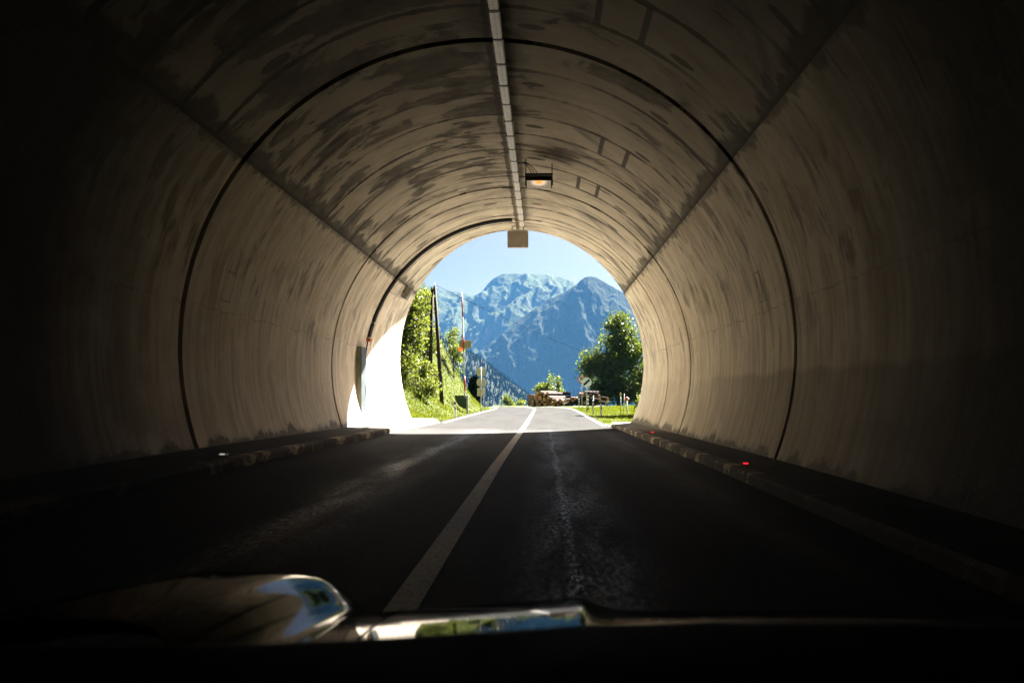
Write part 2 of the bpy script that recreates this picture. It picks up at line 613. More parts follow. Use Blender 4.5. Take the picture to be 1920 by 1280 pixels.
def lining_strip(phis, rad=RAD):
    """strip of the tube between given angles, split into casting blocks; returns V,F,UV"""
    V, Fc, UV = [], [], []
    for i, j0 in enumerate(JOINTS):
        g0 = GAP.get(j0, .035)
        last = i == len(JOINTS) - 1
        j1 = None if last else JOINTS[i + 1]
        g1 = 0 if last else GAP.get(j1, .035)
        n = 9
        for k in range(n):
            t = k / (n - 1)
            for ph in phis:
                x, z = CX + rad * math.sin(ph), CZ + rad * math.cos(ph)
                if last:
                    ye = float(portal_y(z - EYE))
                    y = (j0 + g0) * (1 - t) + ye * t
                else:
                    y = (j0 + g0) * (1 - t) + (j1 - g1) * t
                V.append((x, y, z))
                UV.append((ph * rad, y))
        base = len(V) - n * len(phis)
        Fc += (grid_faces(n, len(phis)) + base).tolist()
        # block edges turned outwards into the joint
        for kk in ([0] if last else [0, n - 1]):
            row = [base + kk * len(phis) + q for q in range(len(phis))]
            st, m = len(V), len(phis)
            for q in row:
                V.append(V[q])
                UV.append(UV[q])
            for q, ph in zip(row, phis):
                x, y, z = V[q]
                V.append((CX + (rad + .09) * math.sin(ph), y, CZ + (rad + .09) * math.cos(ph)))
                UV.append(UV[q])
            for q in range(m - 1):
                Fc.append((st + q, st + q + 1, st + m + q + 1, st + m + q))
    return V, Fc, UV


tun = thing('tunnel', 'round concrete road tunnel with stained vault, dark joints and sloping mouth', 'tunnel', (CX, 0, 0))
ph = np.linspace(-SEAM, SEAM, 53)
V, Fc, UV = lining_strip(ph)
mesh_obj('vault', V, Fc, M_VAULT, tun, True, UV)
ph = np.linspace(SEAM, R_(116), 41)
V, Fc, UV = lining_strip(ph)
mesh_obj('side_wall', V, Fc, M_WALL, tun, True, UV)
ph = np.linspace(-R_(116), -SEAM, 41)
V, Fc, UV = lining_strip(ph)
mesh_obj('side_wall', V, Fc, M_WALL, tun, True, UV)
for j in (4.0, 14.0, 24.0, 28.4):
    phs = np.linspace(-R_(116), R_(116), 117)
    V = []
    for y in (j - .22, j + .22):
        for p in phs:
            V.append((CX + (RAD + .08) * math.sin(p), y, CZ + (RAD + .08) * math.cos(p)))
    mesh_obj('joint_seal', V, grid_faces(2, len(phs)), M_SEAL, tun, True)
# outer shell and cut face
phs = np.linspace(-R_(125), R_(125), 101)
V, rows = [], []
for y in (-56.0, 0.0, 28.0, None):
    for p in phs:
        ro = RAD + .45
        x, z = CX + ro * math.sin(p), CZ + ro * math.cos(p)
        V.append((x, float(portal_y(CZ + RAD * math.cos(p) - EYE)) if y is None else y, z))
n = len(phs)
Fs = grid_faces(4, n).tolist()
for p in phs:
    x, z = CX + (RAD + .001) * math.sin(p), CZ + (RAD + .001) * math.cos(p)
    V.append((x, float(portal_y(z - EYE)), z))
for q in range(n - 1):
    Fs.append((3 * n + q, 3 * n + q + 1, 4 * n + q + 1, 4 * n + q))
st = len(V)
V.append((CX, -56, CZ))  # unseen rear cap, added to keep sky light out of the tube
for q in range(n - 1):
    Fs.append((q, q + 1, st))
Fs.append((n - 1, 0, st))
mesh_obj('shell', V, Fs, M_SHELL, tun, True)

# earth over the tunnel
xs = np.concatenate([np.linspace(-60, -8, 18), np.linspace(-7, 5, 25), np.linspace(6, 60, 18)])
ts = np.linspace(0, 1, 24)
V = []
for t in ts:
    for x in xs:
        d = abs(x - CX)
        zt = CZ + math.sqrt(max(0, 5.9 ** 2 - d * d)) if d < 5.9 else CZ
        top = max(zt, 8.6 - .30 * max(0, d - 6)) if x > 0 else max(zt, 8.6 + .12 * max(0, d - 6))
        top = top if d < 7 else min(top, 9 + .1 * (d - 7))
        yf = 29.2 if d < 7 else 29.2 - .5 * (d - 7)
        y = yf - (1 - t) * (86 + yf - 29.2) if True else 0
        edge = 0.0
        V.append((x, y, top + 10 * (1 - t) + float(fbm(np.array([x * .2]), np.array([y * .2]), 3, 3)[0]) * .8 + edge))
M_HILL = simple('hill_grass', (.05, .085, .02), .9, .1)
hs = mesh_obj('hillside', V, grid_faces(len(ts), len(xs)), M_HILL, None, True)
tag(hs, kind='structure')


# ---------------------------------------------------------------- road, walkways, kerbs
def asphalt():
    b = NB('asphalt')
    po, x, y, z = b.pos()
    fine = b.noise(po, 60.0, 3, .7)
    grit = b.noise(b.vec(b.mul(x, 26), b.mul(y, 9), 0), 1.0, 4, .75)
    big = b.noise(b.vec(b.mul(x, 1.1), b.mul(y, .14), 0), 1.0, 5, .6, .3)
    big2 = b.noise(b.vec(b.mul(x, .6), b.mul(y, .5), 8), 1.0, 5, .65)
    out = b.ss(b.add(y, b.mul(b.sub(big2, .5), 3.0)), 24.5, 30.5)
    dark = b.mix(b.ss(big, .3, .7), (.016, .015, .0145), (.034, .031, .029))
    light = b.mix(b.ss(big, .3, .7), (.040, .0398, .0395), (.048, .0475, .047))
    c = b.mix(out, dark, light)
    c = b.scale(c, b.ss(grit, .25, .75, .72, 1.28))
    # long cracks across and along
    ck = b.noise(b.vec(b.mul(x, .25), b.mul(y, .9), 3), 1.0, 4, .5, .4)
    c = b.mix(b.mul(b.ss(b.ab(b.sub(ck, .5)), .006, .0), b.ss(y, 34, 38, 0, .35)), c, (.05, .048, .045))
    # polished tracks: worn smooth by tyres
    wob = b.noise(b.vec(0.0, b.mul(y, .35), 1), 1.0, 3, .6)
    xx = b.add(x, b.mul(b.sub(wob, .5), .22))
    def band(c0, w):
        return b.ss(b.ab(b.sub(xx, c0)), w, w * .15)
    rag = b.noise(b.vec(b.mul(x, 30.0), b.mul(y, 7.0), 5), 1.0, 5, .7)
    rag0 = b.noise(b.vec(b.mul(x, 3.0), b.mul(y, .5), 6), 1.0, 4, .6)
    ragm = b.mul(b.ss(rag, .22, .80), b.ss(rag0, .34, .62, .25, 1))
    t1 = b.mul(b.mul(band(.20, .06), b.ss(rag, .42, .6)), .5)
    t1b = b.mul(band(.30, .65), ragm)
    t2 = b.mul(band(-2.2, .30), ragm)
    t3 = b.mul(band(-2.1, .85), b.mul(ragm, .6))
    t4 = b.mul(band(1.95, .35), b.mul(ragm, .5))
    pol = b.mn(b.add(b.add(b.add(t1, b.mul(t1b, 1.0)), b.add(t2, t3)), t4), 1.0)
    rough = b.sub(b.ss(grit, .3, .7, .74, .98), b.mul(pol, .40))
    sealc = b.mul(band(1.45, .05), b.ss(rag, .45, .55))
    c = b.mix(b.mul(sealc, b.ss(y, 30, 26, 0, .7)), c, (.01, .01, .01))
    nrm = b.bump(b.add(b.mul(fine, .5), grit), .5, .006)
    keep = b.inv(out)
    return b.bsdf(c, b.mx(rough, out), b.mul(b.add(b.mul(pol, .34), .11), keep), normal=nrm)


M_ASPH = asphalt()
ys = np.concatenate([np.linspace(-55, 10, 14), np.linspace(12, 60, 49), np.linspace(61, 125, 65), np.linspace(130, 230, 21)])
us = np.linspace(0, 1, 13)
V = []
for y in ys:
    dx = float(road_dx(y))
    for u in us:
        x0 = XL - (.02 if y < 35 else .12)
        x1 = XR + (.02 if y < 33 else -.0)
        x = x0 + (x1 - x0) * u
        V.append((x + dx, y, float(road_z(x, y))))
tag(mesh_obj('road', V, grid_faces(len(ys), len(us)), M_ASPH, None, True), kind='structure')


def ribbon(name, mat, xc, w, y0, y1, lift=.005, wob=0.0):
    yy = np.arange(y0, y1 + .01, 1.0)
    V = []
    for y in yy:
        for s in (-1, 1):
            x = xc(y) + s * w / 2
            V.append((x + float(road_dx(y)), y, float(road_z(x, y)) + lift))
    o = mesh_obj(name, V, grid_faces(len(yy), 2), mat)
    return tag(o, kind='structure')


def paint(name, wear, col=(.62, .60, .55)):
    b = NB(name)
    po, x, y, z = b.pos()
    n1 = b.noise(b.vec(b.mul(x, 30), b.mul(y, 12), 0), 1.0, 5, .7)
    n2 = b.noise(b.vec(b.mul(x, 3), b.mul(y, .8), 0), 1.0, 3)
    c = b.mix(b.ss(b.add(n1, b.mul(b.sub(n2, .5), .4)), .45, .62, 0, wear), col, (.16, .145, .115))
    dirty = b.ss(y, 26, 20, 0, .45)
    c = b.mix(dirty, c, (.60, .49, .26))
    return b.bsdf(c, .7, .25, normal=b.bump(n1, .4, .004))


M_PAINT = paint('line_paint', .75)
M_EDGE = paint('edge_paint', .3)
ribbon('centre_line', M_PAINT, lambda y: XCL, .17, -40, 125)
ribbon('edge_line', M_EDGE, lambda y: XL + .18, .15, 36, 125)
ribbon('edge_line', M_EDGE, lambda y: XR - .22 - .0, .14, 35, 125)


def kerb_mat(name, side):
    b = NB(name)
    po, x, y, z = b.pos()
    n1 = b.noise(po, 5.0, 6, .7)
    n2 = b.noise(b.vec(b.mul(y, 1.3), b.mul(z, 2.0), 4), 1.0, 6, .72, .4)
    fine = b.noise(po, 40, 3)
    c = b.mix(b.ss(n1, .3, .7), (.085, .07, .055), (.16, .135, .105))
    fr = b.op('FRACT', y)
    stone = b.noise(b.vec(b.op('FLOOR', y), 2.0, 0), 1.7, 1)
    c = b.scale(c, b.ss(stone, .3, .7, .6, 1.3))
    # flaking whitewash left on some stones
    c = b.mix(b.ss(b.add(n2, b.mul(b.sub(stone, .5), .3)), .565, .60, 0, .9), c, (.60, .50, .35))
    c = b.mix(b.ss(b.ab(b.sub(fr, .5)), .485, .495), c, (.02, .018, .015))
    if side < 0:     # the last stones by the mouth are painted white and red
        st = b.op('GREATER_THAN', b.op('FRACT', b.mul(y, .5)), .72)
        pc = b.mix(b.mul(st, .55), (.66, .60, .52), (.55, .20, .12))
        pc = b.mix(b.ss(n2, .5, .56, 0, .6), pc, (.42, .33, .25))
        c = b.mix(b.ss(y, 24.6, 24.8), c, pc)
    c = b.mix(b.ss(b.add(y, b.mul(b.sub(n1, .5), 4)), 15.5, 9.0, 0, .9), c, (.02, .017, .014))  # loss of light away from the mouth, put into the kerb colour
    return b.bsdf(c, .85, .25, normal=b.bump(b.add(n1, fine), .5, .01))


def walk_mat():
    b = NB('walkway_asphalt')
    po, x, y, z = b.pos()
    n1 = b.noise(po, 2.0, 6, .65)
    n2 = b.noise(po, 40.0, 3)
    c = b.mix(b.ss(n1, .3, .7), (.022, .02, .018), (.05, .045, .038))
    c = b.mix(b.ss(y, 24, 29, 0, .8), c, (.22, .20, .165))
    return b.bsdf(c, .9, .2, normal=b.bump(n2, .4, .006))


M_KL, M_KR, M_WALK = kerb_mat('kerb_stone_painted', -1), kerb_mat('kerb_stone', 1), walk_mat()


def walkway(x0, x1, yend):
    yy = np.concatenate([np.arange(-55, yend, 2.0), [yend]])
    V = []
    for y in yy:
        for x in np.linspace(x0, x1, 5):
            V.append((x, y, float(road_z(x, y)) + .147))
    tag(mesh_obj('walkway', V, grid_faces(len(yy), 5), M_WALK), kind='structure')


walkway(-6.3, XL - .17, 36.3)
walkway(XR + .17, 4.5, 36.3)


def kerb(xface, side, yend, mat):
    # side -1: kerb lies left of its face
    prof = [(0, -.10), (.0, .11), (.03, .148), (.20, .150), (.20, -.10)]
    yy = list(np.arange(-55, yend - .8, 1.0)) + [yend - .8, yend - .4, yend]
    V, Fc = [], []
    n = len(prof)
    for y in yy:
        drop = 1.0 if y < yend - .7 else (.55 if y < yend - .1 else .12)
        for u, h in prof:
            x = xface + side * u
            V.append((x, y, float(road_z(x, y)) + (h * drop if h > 0 else h)))
    for i in range(len(yy) - 1):
        for k in range(n):
            a, c = i * n + k, i * n + (k + 1) % n
            Fc.append((a, c, c + n, a + n))
    Fc += [tuple(range(n)), tuple(range((len(yy) - 1) * n, len(yy) * n))]
    tag(mesh_obj('kerb', V, Fc, mat), kind='structure')


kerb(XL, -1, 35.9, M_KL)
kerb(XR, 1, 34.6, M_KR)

# paved apron on the right outside the mouth
V = []
for y in np.linspace(35.0, 38.6, 6):
    for x in np.linspace(XR - .06, 16, 14):
        V.append((x, y, float(road_z(x, y)) - .02 - .008 * max(0, x - 3)))
M_APRON = simple('apron_concrete', (.16, .15, .135), .9, .2, scale=1.5)
tag(mesh_obj('side_path', V, grid_faces(6, 14), M_APRON), kind='structure')


# ---------------------------------------------------------------- ground
def grass_mat(name='grass_ground'):
    b = NB(name)
    po, x, y, z = b.pos()
    n1 = b.noise(po, .5, 5, .6)
    n2 = b.noise(po, 5.0, 6, .7)
    n3 = b.noise(po, 30.0, 4, .7)
    c = b.mix(b.ss(n1, .35, .65), (.032, .046, .004), (.050, .058, .006))
    c = b.mix(b.ss(n2, .45, .7, 0, .6), c, (.05, .09, .012))
    c = b.scale(c, b.ss(n3, .3, .7, .65, 1.35))
    c = b.mix(b.ss(y, 150, 400), c, (.04, .07, .02))
    return b.bsdf(c, .9, .1, normal=b.bump(b.add(n2, n3), .8, .06))


gx = np.unique(np.concatenate([np.linspace(-4000, -200, 12), np.linspace(-200, -30, 12), np.linspace(-30, -12, 16), np.linspace(-12, 12, 85),
                               np.linspace(12, 40, 16), np.linspace(40, 200, 10), np.linspace(200, 4000, 12)]))
gy = np.unique(np.concatenate([np.linspace(-120, 30, 12), np.linspace(30, 37, 8), [37.05], np.linspace(37.5, 80, 86), np.linspace(81, 140, 50),
                               np.linspace(145, 400, 26), np.linspace(450, 7000, 24)]))
GX, GY = np.meshgrid(gx, gy, indexing='ij')
GZ = ground_z(GX, GY)
tag(mesh_obj('ground', np.stack([GX, GY, GZ], -1).reshape(-1, 3), grid_faces(len(gx), len(gy)), grass_mat(), None, True), kind='structure')


def leaf_mat(name, c0, c1, trans=.45, rough=.45, spec=.2):
    b = NB(name)
    g = b.n('ShaderNodeNewGeometry')
    rnd = g.outputs['Random Per Island']
    po, x, y, z = b.objpos()
    n1 = b.noise(po, .9, 3)
    f = b.add(b.mul(rnd, .6), b.ss(n1, .35, .65, 0, .4))
    c = b.mix(f, c0, c1)
    b.bsdf(c, rough, spec)
    tr = b.n('ShaderNodeBsdfTranslucent')
    tc = b.mix(.5, c, b.mix(1.0, c, (1.3, 1.25, .35), 'MULTIPLY'))
    b.nt.links.new(tc, tr.inputs[0])
    ms = b.n('ShaderNodeMixShader')
    ms.inputs[0].default_value = trans
    b.nt.links.new(b.p.outputs[0], ms.inputs[1])
    b.nt.links.new(tr.outputs[0], ms.inputs[2])
    b.nt.links.new(ms.outputs[0], b.out.inputs[0])
    return b.m


M_GRASSB = leaf_mat('grass_blades', (.043, .061, .004), (.084, .094, .007), .55, .5)


def grass(n, xr, yr, hmin, hmax, reject=None):
    x = rng.uniform(*xr, n)
    y = yr[0] + (yr[1] - yr[0]) * rng.random(n) ** 1.5
    lx, rx = XL - .14 + road_dx(y), XR + .03 + road_dx(y)
    k = ((x < lx) | (x > rx)) & ~((np.abs(x - CX) < 5.6) & (y < 36.8)) & ~((x > 0) & (y < 38.5))
    x, y = x[k], y[k]
    z = ground_z(x, y) - .01
    patch = fbm(x * .8, y * .8, 3, 33)
    h = rng.uniform(hmin, hmax, len(x)) * (.5 + 1.0 * patch)
    near = np.minimum(np.abs(x - (XL - .14 + road_dx(y))), np.abs(x - (XR + road_dx(y))))
    h = h * np.clip(.35 + near * .6, .35, 1.0)
    wd = rng.uniform(.012, .028, len(x)) * (1 + (y - 36) / 60)
    a = rng.uniform(0, 2 * np.pi, len(x))
    lean = rng.normal(0, .35, (len(x), 2)) * h[:, None]
    dx, dy = np.cos(a) * wd, np.sin(a) * wd
    V = np.stack([np.stack([x - dx, y - dy, z], -1), np.stack([x + dx, y + dy, z], -1),
                  np.stack([x + lean[:, 0], y + lean[:, 1], z + h], -1)], 1).reshape(-1, 3)
    return V


GV = np.concatenate([grass(70000, (-15, -4.4), (36.5, 80), .05, .15), grass(52000, (2.6, 16), (38.4, 105), .05, .14),
                     grass(1500, (-16, -6.5), (46, 80), .2, .5)])
tag(mesh_obj('grass', GV, np.arange(len(GV)).reshape(-1, 3), M_GRASSB), 'bright green grass blades on the verges beyond the tunnel', 'grass', kind='stuff')

# ---------------------------------------------------------------- mountains
CREST_REAR = [(-400, 520), (300, 545), (600, 520), (700, 530), (770, 528), (815, 537), (835, 544), (862, 548), (892, 553), (904, 546), (914, 533), (926, 521), (945, 512),
              (1000, 512), (1030, 515), (1050, 519), (1068, 525), (1085, 533), (1120, 545), (1250, 560), (1700, 540), (2600, 560)]
CREST_FRONT = [(-400, 770), (600, 765), (780, 742), (845, 704), (880, 674), (905, 654), (940, 627), (962, 606), (1000, 580), (1030, 561), (1058, 548), (1082, 532),
               (1090, 524), (1097, 519.5), (1106, 518), (1118, 519.5), (1130, 526), (1148, 537), (1168, 548), (1210, 570), (1300, 600), (1700, 560), (2600, 590)]


def mountain(name, crest, yc, yf, yb, mat, seed, rough, nx=300, ny=150, power=1.1, skew=0.0):
    px = np.array([p[0] for p in crest], float)
    py = np.array([p[1] for p in crest], float)
    xs = (px - VX) / F * yc
    zs = EYE + (VY - py) / F * yc
    x = np.unique(np.concatenate([np.linspace(xs[0], (600 - VX) / F * yc, 30), np.linspace((600 - VX) / F * yc, (1350 - VX) / F * yc, nx),
                                  np.linspace((1350 - VX) / F * yc, xs[-1], 40)]))
    t = np.concatenate([np.linspace(0, 1, ny), np.linspace(1.03, 1.6, 14)])
    X, T = np.meshgrid(x, t, indexing='ij')
    Y = yf + (yc - yf) * T + (T > 1) * (T - 1) * (yb - yc)
    xx = X + skew * (1 - T) * (yc - yf)
    crestz = np.interp(xx, xs, zs)
    sm = np.interp(X, xs, zs)
    crestz = np.where(T >= .999, sm, crestz)
    prof = np.where(T <= 1, np.clip(T, 0, 1) ** power, 1 - (T - 1) * 1.2)
    amp = np.where(T <= 1, np.sin(np.clip(T, 0, 1) * np.pi) ** .8, .6)
    L = (yc - yf)
    wx = (fbm(X / L * 3, Y / L * 3, 3, seed + 7) - .5) * L * .22
    rid = fbm((X + wx) / L * 4.2, (Y + wx * .5) / L * 1.5, 6, seed, True)
    det = fbm((X + wx) / L * 16, Y / L * 7, 5, seed + 5, True)
    Z = crestz * prof + amp * (rid - .45) * rough * L + (det - .45) * .22 * rough * L * (.25 + amp)
    Z = np.where(T <= 1, np.minimum(Z, EYE + (np.interp(X * yc / Y, xs, zs) - EYE) * Y / yc), Z)
    Z = Z - (1 - np.clip(T * 6, 0, 1)) * 80
    o = mesh_obj(name, np.stack([X, Y, Z], -1).reshape(-1, 3), grid_faces(len(x), len(t)), mat, None, True)
    return tag(o, kind='structure')


def mountain_mat(name, meadow, rock, woods, zlo, zhi, rockiness, dist=1.0):
    b = NB(name)
    po, x, y, z = b.pos()
    g = b.n('ShaderNodeNewGeometry')
    s = b.n('ShaderNodeSeparateXYZ')
    b.nt.links.new(g.outputs['Normal'], s.inputs[0])
    up = s.outputs[2]
    n1 = b.noise(b.vec(b.mul(x, .0045), b.mul(y, .0018), b.mul(z, .004)), 1.0, 7, .58)
    n2 = b.noise(b.vec(b.mul(x, .022), b.mul(y, .008), b.mul(z, .007)), 1.0, 6, .66)
    n3 = b.noise(b.vec(b.mul(x, .09), b.mul(y, .05), b.mul(z, .035)), 1.0, 4, .6)
    c = b.mix(b.ss(n2, .35, .65), meadow, tuple(q * .55 for q in meadow))
    rk = b.ss(b.add(b.add(n1, b.mul(b.sub(n2, .5), .8)), b.mul(b.sub(up, .72), -.9)), .66 - rockiness, .74 - rockiness)
    c = b.mix(rk, c, b.scale(rock, b.ss(n3, .3, .7, .6, 1.3)))
    wd = b.ss(b.add(z, b.add(b.mul(b.sub(n1, .5), (zhi - zlo) * 3.2), b.mul(b.sub(n2, .5), (zhi - zlo) * 1.6))), zhi, zlo)
    wd2 = b.mul(wd, b.ss(n3, .30, .5, .55, 1))
    c = b.mix(wd2, c, woods)
    return b.bsdf(c, .95, .05, normal=b.bump(b.add(n2, b.mul(n3, .7)), .9, 22 * dist))


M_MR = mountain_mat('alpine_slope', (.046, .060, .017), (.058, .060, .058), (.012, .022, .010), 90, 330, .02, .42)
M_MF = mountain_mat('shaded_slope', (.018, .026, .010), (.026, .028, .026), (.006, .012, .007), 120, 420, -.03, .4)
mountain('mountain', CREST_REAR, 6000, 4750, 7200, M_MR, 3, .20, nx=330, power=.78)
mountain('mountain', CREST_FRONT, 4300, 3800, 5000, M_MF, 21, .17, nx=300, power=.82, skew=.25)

# forested foothill
FOOT = [(-400, 560), (500, 560), (700, 575), (800, 612), (850, 640), (880, 655), (905, 668), (930, 688), (950, 704), (975, 722), (1000, 742), (1040, 766), (1120, 800),
        (1500, 830), (2600, 800)]
fx = np.array([p[0] for p in FOOT], float)
fz = np.array([p[1] for p in FOOT], float)
YC, YF = 1900.0, 1150.0


def foot_h(x, y):
    t = (y - YF) / (YC - YF)
    px = VX + x / YC * F
    cz = EYE + (VY - np.interp(px, fx, fz) - 7) / F * YC
    pr = np.where(t <= 1, np.clip(t, 0, 1) ** .9, 1 - (t - 1) * .8)
    base = -80.0
    return base + (cz - base) * pr + (fbm(x * .006, y * .006, 4, 44) - .5) * 26 * np.clip(np.sin(np.clip(t, 0, 1.2) * 2.6), 0, 1)


hx = np.concatenate([np.linspace(-1700, -520, 20), np.linspace(-500, 260, 90), np.linspace(280, 1500, 16)])
hy = np.linspace(YF - 30, YC + 500, 60)
HX, HY = np.meshgrid(hx, hy, indexing='ij')
HZ = foot_h(HX, HY)
M_FLOOR = simple('forest_floor', (.006, .012, .008), .95, .05, scale=.05)
tag(mesh_obj('hill', np.stack([HX, HY, HZ], -1).reshape(-1, 3), grid_faces(len(hx), len(hy)), M_FLOOR, None, True), kind='structure')


def fir_mass(pts, hs, seed=1):
    r = np.random.default_rng(seed)
    V, Fc = [], []
    n = 7
    for (x, y, z), h in zip(pts, hs):
        tiers = 4
        for k in range(tiers):
            z0 = z + h * (.08 + .21 * k)
            z1 = z + h * (.44 + .19 * k) if k < tiers - 1 else z + h
            rr = h * .185 * (1 - .21 * k)
            st = len(V)
            a0 = r.uniform(0, 6.28)
            for q in range(n):
                a = a0 + 2 * math.pi * q / n
                k2 = rr * r.uniform(.6, 1.2)
                V.append((x + k2 * math.cos(a), y + k2 * math.sin(a), z0 - r.uniform(0, .05) * h))
            V.append((x + r.normal(0, .01) * h, y, z1))
            Fc += [(st + q, st + (q + 1) % n, st + n) for q in range(n)]
    return V, Fc


M_FIR = leaf_mat('fir_needles', (.004, .009, .007), (.007, .0135, .009), .05, .9, 0.0)
N = 9000
tx = rng.uniform(-560, 160, N)
ty = YF + (YC + 60 - YF) * rng.random(N) ** .75
tz = foot_h(tx, ty) - 1
hh = rng.uniform(7, 13, N) * (.8 + .4 * vnoise(tx * .02, ty * .02, 6))
V, Fc = fir_mass(np.stack([tx, ty, tz], -1), hh)
tag(mesh_obj('forest', V, Fc, M_FIR), 'dense spruce forest covering the foothill in front of the mountains', 'forest', kind='stuff')

# hazy air
hb = MB().box((0, 3600, 480), (9000, 8000, 1300)).build('haze', None)
tag(hb, 'thin blue haze filling the valley', 'haze', kind='stuff')
hm = bpy.data.materials.new('haze_air')
hm.use_nodes = True
hm.node_tree.nodes.clear()
ho = hm.node_tree.nodes.new('ShaderNodeOutputMaterial')
hv = hm.node_tree.nodes.new('ShaderNodeVolumePrincipled')
hv.inputs['Color'].default_value = (.042, .122, .255, 1)
hv.inputs['Density'].default_value = 9.0e-5
hv.inputs['Anisotropy'].default_value = 0.0
hm.node_tree.links.new(hv.outputs[0], ho.inputs['Volume'])
hb.data.materials.append(hm)

# ---------------------------------------------------------------- trees
M_BARK = simple('bark', (.06, .045, .032), .9, .1, scale=14, var=.4)
M_BARKG = simple('grey_bark', (.10, .085, .065), .9, .1, scale=14, var=.4)


def limb(mb, p0, p1, r0, r1, n=7, seg=5, bend=.12):
    p0, p1 = Vector(p0), Vector(p1)
    L = (p1 - p0).length
    off = Vector((random.uniform(-1, 1), random.uniform(-1, 1), random.uniform(-.3, .5))) * L * bend
    pts, rs = [], []
    for i in range(seg + 1):
        t = i / seg
        pts.append(p0.lerp(p1, t) + off * math.sin(math.pi * t))
        rs.append(r0 + (r1 - r0) * t)
    mb.tube(pts, rs, n)


def leaf_cards(centers, per, spread, size, seed, droop=.2):
    r = np.random.default_rng(seed)
    c = np.repeat(np.asarray(centers), per, axis=0)
    n = len(c)
    p = c + r.normal(0, 1, (n, 3)) * spread
    ax = r.normal(0, 1, (n, 3))
    ax[:, 2] -= droop
    ax /= np.linalg.norm(ax, axis=1)[:, None]
    o = r.normal(0, 1, (n, 3))
    o[:, 2] *= .6
    b = np.cross(ax, o)
    b /= np.linalg.norm(b, axis=1)[:, None] + 1e-9
    s = size * r.uniform(.6, 1.35, n)[:, None]
    q0 = p
    q1 = p + ax * s * .5 + b * s * .38
    q2 = p + ax * s
    q3 = p + ax * s * .5 - b * s * .38
    return np.stack([q0, q1, q2, q3], 1).reshape(-1, 3)


def leafy(name, label, base, blobs, nclump, per, size, mat, trunk_r, seed, spread=.28, bark=None, group=None, cat='tree', trunk_top=None, holes=True):
    """blobs: list of (cx,cy,cz,rx,ry,rz) world ellipsoids"""
    base = Vector(base)
    root = thing(name, label, cat, base, group)
    r = np.random.default_rng(seed)
    w = np.array([b[3] * b[5] + b[4] * b[5] for b in blobs])
    w = w / w.sum()
    cen = []
    for k in range(nclump):
        b = blobs[r.choice(len(blobs), p=w)]
        d = r.normal(0, 1, 3)
        d /= np.linalg.norm(d)
        rad = r.random() ** .45
        j = 1 + .22 * (vnoise(np.array([d[0] * 3 + seed]), np.array([d[2] * 3 + d[1] * 2]), seed)[0] - .5) * 2
        cen.append((b[0] + d[0] * b[3] * rad * j, b[1] + d[1] * b[4] * rad * j, b[2] + d[2] * b[5] * rad * j))
    cen = np.array(cen)
    if holes:
        keep = fbm(cen[:, 0] * .9 + cen[:, 1] * .3, cen[:, 2] * .9, 2, seed) > .40
        cen = cen[keep]
    V = leaf_cards(cen, per, spread, size, seed)
    mesh_obj('crown', V, np.arange(len(V)).reshape(-1, 4), mat, root)
    mb = MB()
    top = Vector(trunk_top) if trunk_top else Vector((np.mean([b[0] for b in blobs]), np.mean([b[1] for b in blobs]), max(b[2] for b in blobs)))
    limb(mb, base - Vector((0, 0, .25)), top, trunk_r, trunk_r * .25, 9, 8, .03)
    idx = r.choice(len(cen), min(len(cen), 26), replace=False)
    for i in idx:
        t = r.uniform(.18, .85)
        st = base.lerp(top, t)
        e = Vector(cen[i])
        if e.z > st.z - .5:
            limb(mb, st, e, trunk_r * .38 * (1 - t * .5), trunk_r * .06, 5, 4, .1)
    mb.build('trunk', bark or M_BARK, root, True)
    return root


M_LEAFL = leaf_mat('leaf_light', (.04, .065, .012), (.13, .145, .03), .5, .5)
M_LEAFD = leaf_mat('leaf_dark', (.018, .040, .010), (.105, .13, .022), .46, .5)
M_LEAFY = leaf_mat('leaf_yellow', (.05, .085, .015), (.15, .17, .03), .45, .45)


def gp(px, y):
    x = (px - VX) / F * y
    return Vector((x, y, float(ground_z(np.array([x]), np.array([y]))[0])))


def blob(px, py, y, rpx, rpy, ry):
    c = at(px, py, y)
    return (c.x, c.y, c.z, rpx / F * y, ry, rpy / F * y)


leafy('tree', 'tall leafy tree on the left bank, cut off by the tunnel edge', gp(766, 50),
      [blob(770, 600, 50, 34, 60, 1.3), blob(752, 660, 49, 40, 60, 1.4), blob(788, 668, 50, 28, 50, 1.2), blob(784, 560, 51, 22, 32, .9), blob(740, 560, 51, 46, 70, 1.6)],
      560, 30, .15, M_LEAFL, .11, 5, .20)
leafy('tree', 'slim leafy tree reaching up between the two wooden poles', gp(806, 56),
      [blob(800, 572, 56, 14, 34, .7), blob(806, 650, 53, 20, 40, .9), blob(812, 690, 53, 16, 36, .8)],
      240, 26, .14, M_LEAFL, .07, 6, .17)
leafy('tree', 'small young tree behind the raised barrier, right of the poles', gp(851, 64),
      [blob(850, 650, 64, 15, 34, .7), blob(853, 675, 64, 20, 24, .8), blob(842, 690, 64, 16, 16, .7)],
      130, 22, .15, M_LEAFY, .05, 8, .17)
leafy('shrub', 'loose green shrub at the foot of the left trees', gp(786, 48),
      [blob(772, 735, 48, 26, 16, .6), blob(806, 728, 48, 22, 22, .6), blob(755, 705, 48, 20, 40, .7), blob(798, 705, 50, 14, 30, .5)],
      230, 24, .12, M_LEAFL, .03, 9, .15, cat='shrub')
